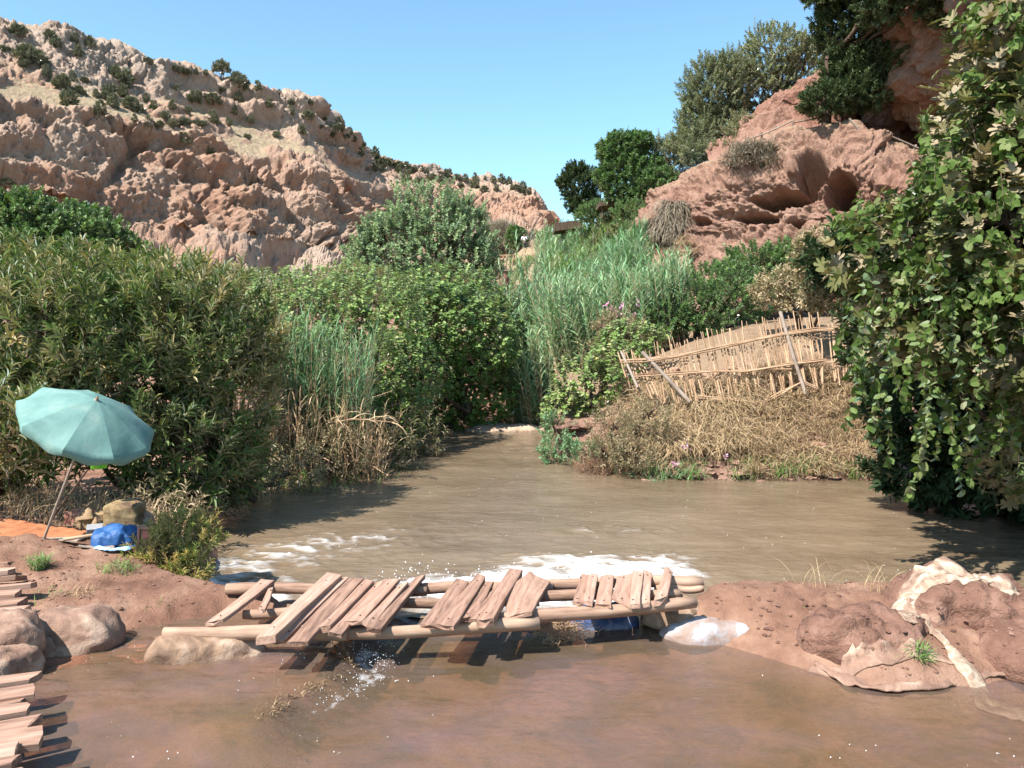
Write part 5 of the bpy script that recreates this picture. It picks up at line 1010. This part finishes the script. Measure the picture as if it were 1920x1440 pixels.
# ---- bushy weed on the left spur, and small plants
shrub('riverside_weed', 'sprawling yellow-green and brown weed bush on the tip of the left bank', 'bush', (-3.55, 8.9, .1), [B(300,1050,8.5,.36,.32,.28), B(345,1085,8.4,.26,.3,.26), B(250,1095,8.3,.28,.3,.16), B(335,1000,8.8,.32,.3,.24), B(375,1015,8.8,.22,.25,.22), B(290,1118,8.1,.28,.25,.14)], 'willow', None, 150, 9, dustpatch, over=dict(kind='lance', ll=.08, lw=.017, L=.2, k=16, tint=.6, tv=.8, mat='grassmix', inner=.5))
g = 'small green tufts on the left mud bank'
for i, (px, py, z, w_, lab) in enumerate([(75, 1140, .12, .14, 'green tuft at the wet foot of the left mud bank'), (155, 1125, .12, .10, 'dry yellow grass tuft in the middle of the wet ledge'), (75, 1060, .3, .06, 'tiny weed growing on the bare mud slope'), (225, 1075, .2, .1, 'leafy green weed at the edge of the weed bush'), (180, 1130, .1, .08, 'thin standing grass by the trickle left of the bridge'), (1500, 1168, .12, .08, 'yellow-green grass growing between the blue sack and the mud heap'), (1725, 1236, .12, .05, 'small green sprout at the foot of the right heaps'), (300, 1150, .08, .06, 'mossy tuft on the wet rock beside the bridge end')]):
    tufts('grass_tuft', lab, 'grass', on(px, py, z)[None]+RNG.normal(0, w_*.6, (9, 3))*V3(1.2, 1, 0), 26, .17, g, .007, 'straw' if i in (1, 4) else 'grass', up=1., rad=.02)
# ---- reed fence on the right bank
fn = thing('reed_fence', at(1380, 700, 18.5), 'sagging fence of dry reed stakes along the crest of the right bank', 'fence'); fo_ = at(1380, 700, 18.5)
def Z6(x, y): return (1140+x/3.84, 560+y/3.84)
def fp(x, y, d=18.4): px, py = Z6(x, y); d = d-(py-700)*.006; return at(px, py, d)-fo_
def rail(pts, r=.026, name='rail', d=18.33, mat='cane', n2=2):
    for k_ in range(n2):
        P_ = [fp(x, y+k_*9-4, d-k_*.03)+RNG.normal(0, .012, 3) for x, y in pts]; o = obj(name, tubemesh(name, [(P_[i], P_[i+1], r*random.uniform(.6, .9), r*random.uniform(.6, .9)) for i in range(len(P_)-1)], 6), M[mat], fn)
rail([(95,440),(250,440),(500,408),(730,362),(880,328),(1060,288),(1270,246),(1500,216),(1770,212)], n2=3)
rail([(180,552),(430,537),(750,526),(1000,522),(1320,468),(1570,440)]); rail([(880,530),(1100,520),(1330,507)], n2=1); rail([(1300,468),(1660,462)], n2=1)
rail([(640,705),(800,716),(1120,742),(1240,682),(1380,604)]); rail([(1410,604),(1515,648)], n2=2); rail([(1010,805),(1080,765)], n2=1)
topz = lambda x: float(np.interp(x, [60,250,500,730,880,1060,1270,1500,1770], [440,440,408,362,328,288,246,216,212]))
botz = lambda x: float(np.interp(x, [100,200,350,600,760,900,980,1120,1250,1420,1550,1800], [600,700,760,760,780,890,880,760,740,710,650,560]))
st = [75,130,150,175,215,245,290,340,365,380,395,420,450,470,500,515,540,555,590,640,655,690,730,750,760,800,835,850,885,905,940,955,975,990,1015,1050,1110,1125,1140,1155,1170,1185,1200,1215,1245,1275,1300,1320,1335,1360,1380,1400,1430,1445,1470,1490,1520,1590,1610,1625,1665,1700,120,200,310,480,570,700,865,1090,1130,1235,1290,1345,1415,1455]
for i, x in enumerate(st):
    x += random.uniform(-6, 6); lean = random.uniform(25, 75)*(1 if x < 1500 else .35); tz = topz(x)-random.uniform(35, 150)*(1 if x > 300 else .6); bz = botz(x+lean)*random.uniform(.93, 1.02); h_ = (topz(x)-tz)/(bz-tz)
    a_ = fp(x-lean*.9*.35, tz, 18.45+random.uniform(-.06, .06)); b_ = fp(x+lean*1.7, bz, 18.45+random.uniform(-.05, .05)); mid_ = (a_+b_)/2+RNG.normal(0, .02, 3); r_ = random.choice([.011, .014, .018, .021])
    obj('stake', tubemesh('stake', [(a_, mid_, r_*.7, r_), (mid_, b_, r_, r_*1.05)], 6), M['cane'], fn)
for pts, r_ in (([(245,385),(400,545),(590,745)], .045), ([(1240,95),(1340,430),(1425,690)], .04), ([(95,380),(160,520),(215,640)], .03)):
    P_ = [fp(x, y, 18.3) for x, y in pts]; o = obj('post', tubemesh('post', [(P_[i], P_[i+1], r_, r_) for i in range(len(P_)-1)], 8), M['greywood'], fn); o['label'] = 'thick crooked brown branch post'
# fallen canes and branches near the water
def canes(name, label, cat, lines, r, mat='cane', group=None):
    o0 = lines[0][0]; segs = []
    for L in lines: 
        for i in range(len(L)-1): segs.append((L[i]-o0, L[i+1]-o0, r*(1-.5*i/len(L)), r*(1-.5*(i+1)/len(L))))
    o = obj(name, tubemesh(name, segs, 5), M[mat], None, o0); return tag(o, label, cat, group)
ft = thing('fallen_cane', at(600, 792, 16.0), 'dead bleached cane with hanging leaves lying over the bushes on the left bank', 'cane'); f0 = at(600, 792, 16.0)
obj('culm', tubemesh('culm', [(at(612,796,16.0)-f0, at(660,786,16.1)-f0, .025, .022), (at(660,786,16.1)-f0, at(740,792,16.2)-f0, .022, .012)], 6), M['cane'], ft)
TMb = Leaves(); b_ = np.array([at(x, y, 16.0)-f0 for x, y in ((640,788),(660,786),(680,786),(700,788),(715,790),(735,792),(625,792),(690,787),(612,796))]); TMb.add('arc', b_, np.tile([[.7, -.2, .15]], (9, 1))+RNG.normal(0, .3, (9, 3)), np.tile([[0, -.3, 1.]], (9, 1)), .5, .035, np.full(9, .8)); obj('dry_leaves', TMb.mesh('dry_leaves'), M['straw'], ft, kind='stuff')
for lab, L in (('dead cane leaning out of the left bushes over the river', [at(640,850,16.4), at(700,875,16.0), at(728,892,15.6)]), ('thin dead cane among the left bushes above the water', [at(560,840,16.2), at(600,855,15.9), at(625,868,15.6)]), ('long bare stick slanting in the left reeds', [at(640,770,17.5), at(700,745,17.4), at(735,733,17.3)])):
    canes('dead_cane', lab, 'cane', [L], .014, group='loose canes on the left bank')
canes('fallen_branch', 'pale bent canes arching over the far end of the river', 'branch', [[at(1045,758,26.5), at(1000,752,26.2), at(955,765,26)]], .03)
canes('fallen_branch', 'second pale cane just under the arching one at the head of the river', 'branch', [[at(1040,762,26.3), at(1000,770,26), at(960,776,25.8)]], .025)
# railings and shelters on the right hillside
def rline(name, label, cat, posts, rails_, d, r=.05, mat='greywood', group=None):
    o0 = at(*posts[0][1], d); root = thing(name, o0, label, cat, group)
    for a_, b_ in posts: obj('post', tubemesh('post', [(at(*a_, d)-o0, at(*b_, d)-o0, r, r)], 6), M[mat], root)
    for pts in rails_: P_ = [at(x, y, d-.05)-o0 for x, y in pts]; obj('rail', tubemesh('rail', [(P_[i], P_[i+1], r*.75, r*.75) for i in range(len(P_)-1)], 6), M[mat], root)
    return root
g = 'pole railings on the right hillside'
rline('pole_railing', 'pole railing climbing the ledge under the pale olive tree', 'railing', [((1402,258),(1403,278)), ((1428,248),(1429,270)), ((1455,237),(1457,262)), ((1487,232),(1489,250)), ((1541,215),(1542,246))],
      [[(1402,261),(1428,253),(1456,241),(1487,226)], [(1428,262),(1456,252),(1487,240),(1505,238)], [(1487,230),(1541,220)]], 36.3, .045, group=g)
rline('pole_railing', 'broken crooked railing on the bare ledge under the overhang', 'railing', [((1592,222),(1614,248)), ((1634,248),(1624,278)), ((1658,258),(1662,284)), ((1687,268),(1688,292)), ((1718,272),(1705,293))],
      [[(1606,242),(1640,252),(1672,256),(1700,268),(1722,278)], [(1612,260),(1640,262)], [(1645,298),(1688,268)], [(1650,262),(1700,278),(1718,284)], [(1628,266),(1660,280)]], 33.2, .045, group=g)
root = thing('lattice_fence', at(1260, 362, 40), 'small fence of close upright sticks at the left end of the red outcrop', 'fence'); o0 = at(1260, 362, 40)
for i in range(14): x = 1262+i*5; y = 362-i*1.6; obj('baluster', tubemesh('baluster', [(at(x-2, y-17+i*.1, 40)-o0, at(x+2, y, 40)-o0, .03, .03)], 5), M['greywood'], root)
for dy in (-15, -1): obj('rail', tubemesh('rail', [(at(1256, 362+dy, 39.9)-o0, at(1332, 340+dy, 39.9)-o0, .035, .035)], 5), M['greywood'], root)
root = thing('awning', at(1320, 330, 40.5), 'dark blue sheet awning on a criss-cross stick frame by the trees', 'awning'); o0 = at(1320, 330, 40.5)
V = [at(1275,318,40)-o0, at(1300,312,40)-o0, at(1345,292,40)-o0, at(1352,300,42)-o0, at(1310,312,42)-o0, at(1280,320,42)-o0]; V = V+[v_-V3(0, 0, .12) for v_ in V]
mesh_bm('roof', V, [(0,1,2,3,4,5),(11,10,9,8,7,6)]+[(i, i+6, (i+1) % 6+6, (i+1) % 6) for i in range(6)], M['grey'], False, root); bpy.data.objects['roof'].data.materials[0] = simple('dark_sheet', [(.3,(.02,.03,.05)),(.7,(.05,.07,.11))], 3)
for i in range(9):
    x = 1308+i*5; obj('lattice_stick', tubemesh('lattice_stick', [(at(x, 313-i*2.2, 40)-o0, at(x+8, 334-i*2.2, 40)-o0, .025, .025)], 4), M['greywood'], root); obj('lattice_stick', tubemesh('lattice_stick', [(at(x+8, 313-i*2.2, 40.05)-o0, at(x, 334-i*2.2, 40.05)-o0, .025, .025)], 4), M['greywood'], root)
root = thing('hut', at(1165, 395, 48), 'open hut with a flat dark roof on posts at the top of the green slope', 'hut'); o0 = at(1165, 395, 48)
def slab(px0, py0, px1, py1, d, dep, th, mat, name, root, o0):
    a_, b_ = at(px0, py0, d)-o0, at(px1, py1, d)-o0; V = []
    for dz in (0, -th):
        for q, dy in ((a_, 0), (b_, 0), (b_, dep), (a_, dep)): V.append(q+V3(0, dy, dz))
    return mesh_bm(name, V, [(0,1,2,3),(7,6,5,4),(0,4,5,1),(1,5,6,2),(2,6,7,3),(3,7,4,0)], M[mat], False, root)
slab(1124, 378, 1206, 368, 47, 3, .25, 'bark', 'roof', root, o0)
for x in (1130, 1150, 1178, 1200): obj('post', tubemesh('post', [(at(x, 378, 47.3)-o0, at(x, 408, 47.3)-o0, .06, .06)], 6), M['bark'], root)
slab(1040, 418, 1092, 412, 60, 2.5, .55, 'bark', 'terrace_wall', root, o0)
# earth pillar with a small look-out of bent poles, boulder and the person
bag('boulder', 'pale round boulder under the standing person', 'boulder', at(987, 473, 78)-V3(0, 0, .75), (.9, .7, .8), 0, 'boulder', 51, flat=.9, pinch=.1, e=.8)
pil = bag('earth_pillar', 'reddish earth pillar below the look-out, beside the tall tree', 'pillar', at(946, 548, 60), (1.75, .5, .42), 0, 'mud', 52, flat=1., pinch=.1, e=.9, wr=.1); pil.rotation_euler = (0, R(90), 0)
root = thing('lookout', at(940, 500, 60), 'small look-out of bent pale poles on the earth pillar', 'lookout'); o0 = at(940, 500, 60)
slab(922, 478, 966, 476, 59.6, 1.6, .12, 'cane', 'platform', root, o0); slab(928, 505, 962, 503, 59.5, 1.4, .15, 'greywood', 'floor', root, o0)
for a_, b_ in (((930,480),(937,504)), ((936,480),(940,505)), ((944,480),(944,503)), ((951,479),(948,503)), ((958,478),(955,502)), ((964,478),(960,500))):
    obj('pole', tubemesh('pole', [(at(*a_, 59.5)-o0, at(*b_, 59.5)-o0, .07, .06)], 6), M['cane'], root)
def skin(name, verts, edges, rad, mat, parent, loc=(0,0,0), sub=1):
    me = bpy.data.meshes.new(name); me.from_pydata(verts, edges, []); o = obj(name, me, M[mat], parent, loc); sk_ = o.modifiers.new('skin', 'SKIN'); 
    for i, r_ in enumerate(rad): me.skin_vertices[0].data[i].radius = r_
    me.skin_vertices[0].data[0].use_root = True; s_ = o.modifiers.new('sub', 'SUBSURF'); s_.levels = sub; s_.render_levels = sub; sk_.use_smooth_shade = True; return o
def skin_layer(me): pass
_old = skin
def skin(name, verts, edges, rad, mat, parent, loc=(0,0,0), sub=1):
    me = bpy.data.meshes.new(name); me.from_pydata([tuple(map(float, v)) for v in verts], edges, []); o = obj(name, me, M[mat], parent, loc); sk_ = o.modifiers.new('skin', 'SKIN')
    if not me.skin_vertices:
        try: me.attributes.new('skin', 'FLOAT', 'POINT')
        except Exception: pass
    if me.skin_vertices:
        for i, r_ in enumerate(rad): me.skin_vertices[0].data[i].radius = r_ if isinstance(r_, tuple) else (r_, r_)
        me.skin_vertices[0].data[0].use_root = True
    s_ = o.modifiers.new('sub', 'SUBSURF'); s_.levels = sub; s_.render_levels = sub; sk_.use_smooth_shade = True; return o
M['skin'] = plain('skin', (.25,.14,.09)); M['trousers'] = plain('dark_trousers', (.015,.015,.02)); M['shirt'] = plain('white_shirt', (.75,.75,.77)); M['hair'] = plain('black_hair', (.01,.008,.007))
pf_ = at(983, 474, 78); pe = thing('person', pf_, 'person in a white shirt and black trousers standing on the pale boulder, hands raised', 'person')
body = [(0,0,.95),(0,0,1.15),(0,.0,1.38),(0,0,1.50),(0,-.02,1.66),(-.10,0,.88),(-.11,-.02,.48),(-.12,.02,.08),(-.12,-.12,.04),(.10,0,.88),(.11,-.02,.48),(.12,.02,.08),(.12,-.12,.04),(-.19,0,1.40),(-.25,-.06,1.14),(-.09,-.25,1.30),(.19,0,1.40),(.25,-.06,1.14),(.09,-.25,1.30),(-.04,-.27,1.38),(.04,-.27,1.38)]
ed = [(0,1),(1,2),(2,3),(3,4),(0,5),(5,6),(6,7),(7,8),(0,9),(9,10),(10,11),(11,12),(2,13),(13,14),(14,15),(15,19),(2,16),(16,17),(17,18),(18,20)]
skin('body', body, ed, [.11,.11,.11,.05,.095,.08,.055,.04,.035,.08,.055,.04,.035,.05,.04,.03,.05,.04,.03,.03,.03], 'skin', pe)
skin('shirt', [(0,0,.98),(0,0,1.18),(0,0,1.40),(-.19,0,1.41),(-.25,-.05,1.16),(.19,0,1.41),(.25,-.05,1.16)], [(0,1),(1,2),(2,3),(3,4),(2,5),(5,6)], [.15,.14,.14,.075,.06,.075,.06], 'shirt', pe)
skin('trousers', [(0,0,.97),(-.10,0,.86),(-.11,-.02,.48),(-.12,.02,.12),(.10,0,.86),(.11,-.02,.48),(.12,.02,.12)], [(0,1),(1,2),(2,3),(0,4),(4,5),(5,6)], [.14,.105,.075,.06,.105,.075,.06], 'trousers', pe)
skin('hair', [(0,.02,1.70),(0,.03,1.76)], [(0,1)], [.095,.08], 'hair', pe)
# pink and violet flowers
def flowers(name, label, P, r, ti):
    lv = Leaves(); n = 12; b_ = np.repeat(P-P[0], n, 0)+RNG.normal(0, r, (len(P)*n, 3)); lv.add('diamond', b_, RNG.normal(0, 1, b_.shape), RNG.normal(0, 1, b_.shape), r*1.6, r*1.2, np.full(len(b_), ti)+RNG.normal(0, .2, len(b_)))
    o = obj(name, lv.mesh(name), M['petal'], None, P[0]); return tag(o, label, 'flowers', 'flowers on the right bank', 'stuff')
flowers('flower_head', 'pink oleander flowers above the cane thicket edge', np.array([at(x, y, 22.4) for x, y in ((1137,572),(1168,575),(1195,570),(1157,588),(1190,590),(1145,580),(1130,612))]), .04, .2)
flowers('flower_head', 'violet flowers low on the right bank near the water', np.array([at(1360,856,16.3), at(1287,838,16.4), at(1262,868,16.2), at(1268,872,16.2)]), .03, .8)

shrub('bank_bush', 'reddish-brown dying bush on the left corner of the right bank', 'bush', atz(1150, 880, RZ), [B(1150,800,17.2,.55,.4,.45), B(1185,845,16.4,.45,.35,.4), B(1130,850,17.0,.4,.4,.3), B(1215,780,16.9,.5,.4,.35)], 'dusty', 'bushes on the right bank', 0, 2.2, None, over=dict(tint=.62, ll=.09, lw=.03))
tufts('dry_grass', 'straw hanging over the left corner of the right bank', 'dry grass', scr(BANK, rpx(1150, 1260, 700, 880, 90)), 30, .6, 'dry grass on the right bank', .012, up=.2, bias=(0, -.5, -.1), tint=.45)
tufts('green_tuft', 'leafy green weeds at the waterline on the left end of the right bank', 'grass', scr(BANK, rpx(1110, 1290, 855, 905, 36)), 22, .3, None, .02, 'reed', up=.6, tint=.5)
yy = RNG.uniform(5.2, 7.0, 70); P = np.stack([-1.22-.15*(6.5-yy)-.10*np.sin(yy*5)-np.abs(RNG.normal(0, .09, 70)), yy, np.full(70, .09)], -1)
tufts('wet_moss', 'yellow-brown moss and algae along the lip of the little fall', 'moss', P, 7, .04, None, .006, 'straw', up=.3, tint=.2, rad=.03, bias=(.5, 0, 0))
def stones(name, label, P, r, mat):
    V0 = np.array([(1,0,0),(-1,0,0),(0,1,0),(0,-1,0),(0,0,.8),(0,0,-.8),(.6,.6,.4),(-.6,.5,.45),(.5,-.6,.4),(-.6,-.6,.35)]); F0 = np.array([(0,6,8),(6,4,8),(6,7,4),(7,9,4),(9,8,4),(0,2,6),(2,7,6),(2,1,7),(1,9,7),(1,3,9),(3,8,9),(3,0,8)])
    n = len(P); rr = r*RNG.uniform(.3, 1.6, n)**1.7; V = P[:, None]+(V0[None]+RNG.normal(0, .16, (n, 10, 3)))*rr[:, None, None]*np.array([1, 1, .6]); f = (F0[None]+(np.arange(n)*10)[:, None, None]).reshape(-1, 3)
    return tag(obj(name, mesh_np(name, V.reshape(-1, 3), f, False), M[mat]), label, 'stones', kind='stuff')
def strew(x0, x1, y0, y1, n, lay):
    out = []
    for _ in range(n):
        x, y = random.uniform(x0, x1), random.uniform(y0, y1); z = drop3(x, y, lay)
        if z > .06: out.append((x, y, z))
    return np.array(out)
bpy.context.view_layer.update()
stones('mud_clods', 'small clods and stones strewn over the mud dam at the right', strew(1.3, 5.2, 5.8, 7.8, 900, LAY), .013, 'mud')
stones('pebbles', 'pebbles and clods on the left mud bank', strew(-6.2, -2.6, 6.6, 10.2, 900, [bpy.data.objects['ground']]), .013, 'mud')
Pp = scr(BANK, rpx(1150, 1640, 690, 905, 700)); stones('bank_rubble', 'red clods breaking out of the earth bank under the reed fence', Pp, .075, 'redclod')

tufts('slope_grass', 'green grass over the edge of the slope beside the earth pillar', 'grass', scr(SLOPE, rpx(958, 1030, 485, 640, 120)), 30, .8, None, .06, 'grass', up=.6, bias=(0, -.4, 0), tint=.4)

tufts('green_tuft', 'green grasses reaching the water below the reeds on the left bank', 'grass', scatter(470, 780, 14.6, 17.6, 130), 20, .5, None, .016, 'grass', up=.8, tint=.45)
o = box('cardboard_box', G(205, 950, 9.7)+V3(0, 0, .12), (.30, .22, .24), .25, 'card'); tag(o, 'brown cardboard box in the shade behind the ochre cloth heap', 'box')
o = box('wooden_box', G(150, 955, 9.9)+V3(0, 0, .08), (.28, .2, .16), -.2, 'redwood'); tag(o, 'low reddish wooden box in the grass behind the umbrella pole', 'box')
for i, (a_, b_, lab) in enumerate((((70, 1003, 8.8), (150, 992, 8.7), 'grey board lying flat at the edge of the mat'), ((150, 1010, 8.6), (215, 1006, 8.5), 'narrow weathered board half buried in front of the blue sack'))):
    p_, q_ = G(*a_)+V3(0, 0, .03), G(*b_)+V3(0, 0, .03); L_ = Vector(q_-p_); V, Fc = plank_mesh(L_.length, .09, .08, .02, 300+i); o = mesh_bm('loose_board', V, Fc, M['greywood'], False, None, (p_+q_)/2); o.rotation_euler = (0, 0, math.atan2(L_.y, L_.x)); tag(o, lab, 'board', 'loose boards of the stall')
nail = tubemesh('nail', [((0, 0, -.01), (0, 0, .0035), .006, .006)], 6); nail.materials.append(simple('rusty_nail', [(.3,(.04,.025,.02)),(.7,(.09,.05,.035))]))
for o in [c for c in fb.children if c.name.startswith('plank')]:
    xs = [v.co.x for v in o.data.vertices]
    for fx in (.12, .86):
        n_ = obj('nail', nail, None, o); n_.location = (min(xs)+(max(xs)-min(xs))*fx, random.uniform(-.02, .02), .002)

tufts('wet_weeds', 'low green weeds along the wet ledge below the left mud bank', 'weeds', np.array([atz(random.uniform(60, 330), random.uniform(1118, 1160), .09) for _ in range(46)]), 14, .12, None, .009, 'grassmix', up=.7, tint=.25, rad=.05)
tufts('bank_weeds', 'sparse dry sprigs on the mud dam and heaps at the right', 'weeds', np.array([atz(random.uniform(1480, 1560), random.uniform(1150, 1185), .16) for _ in range(10)]), 10, .08, None, .005, 'straw', up=.5, tint=.6, rad=.03)
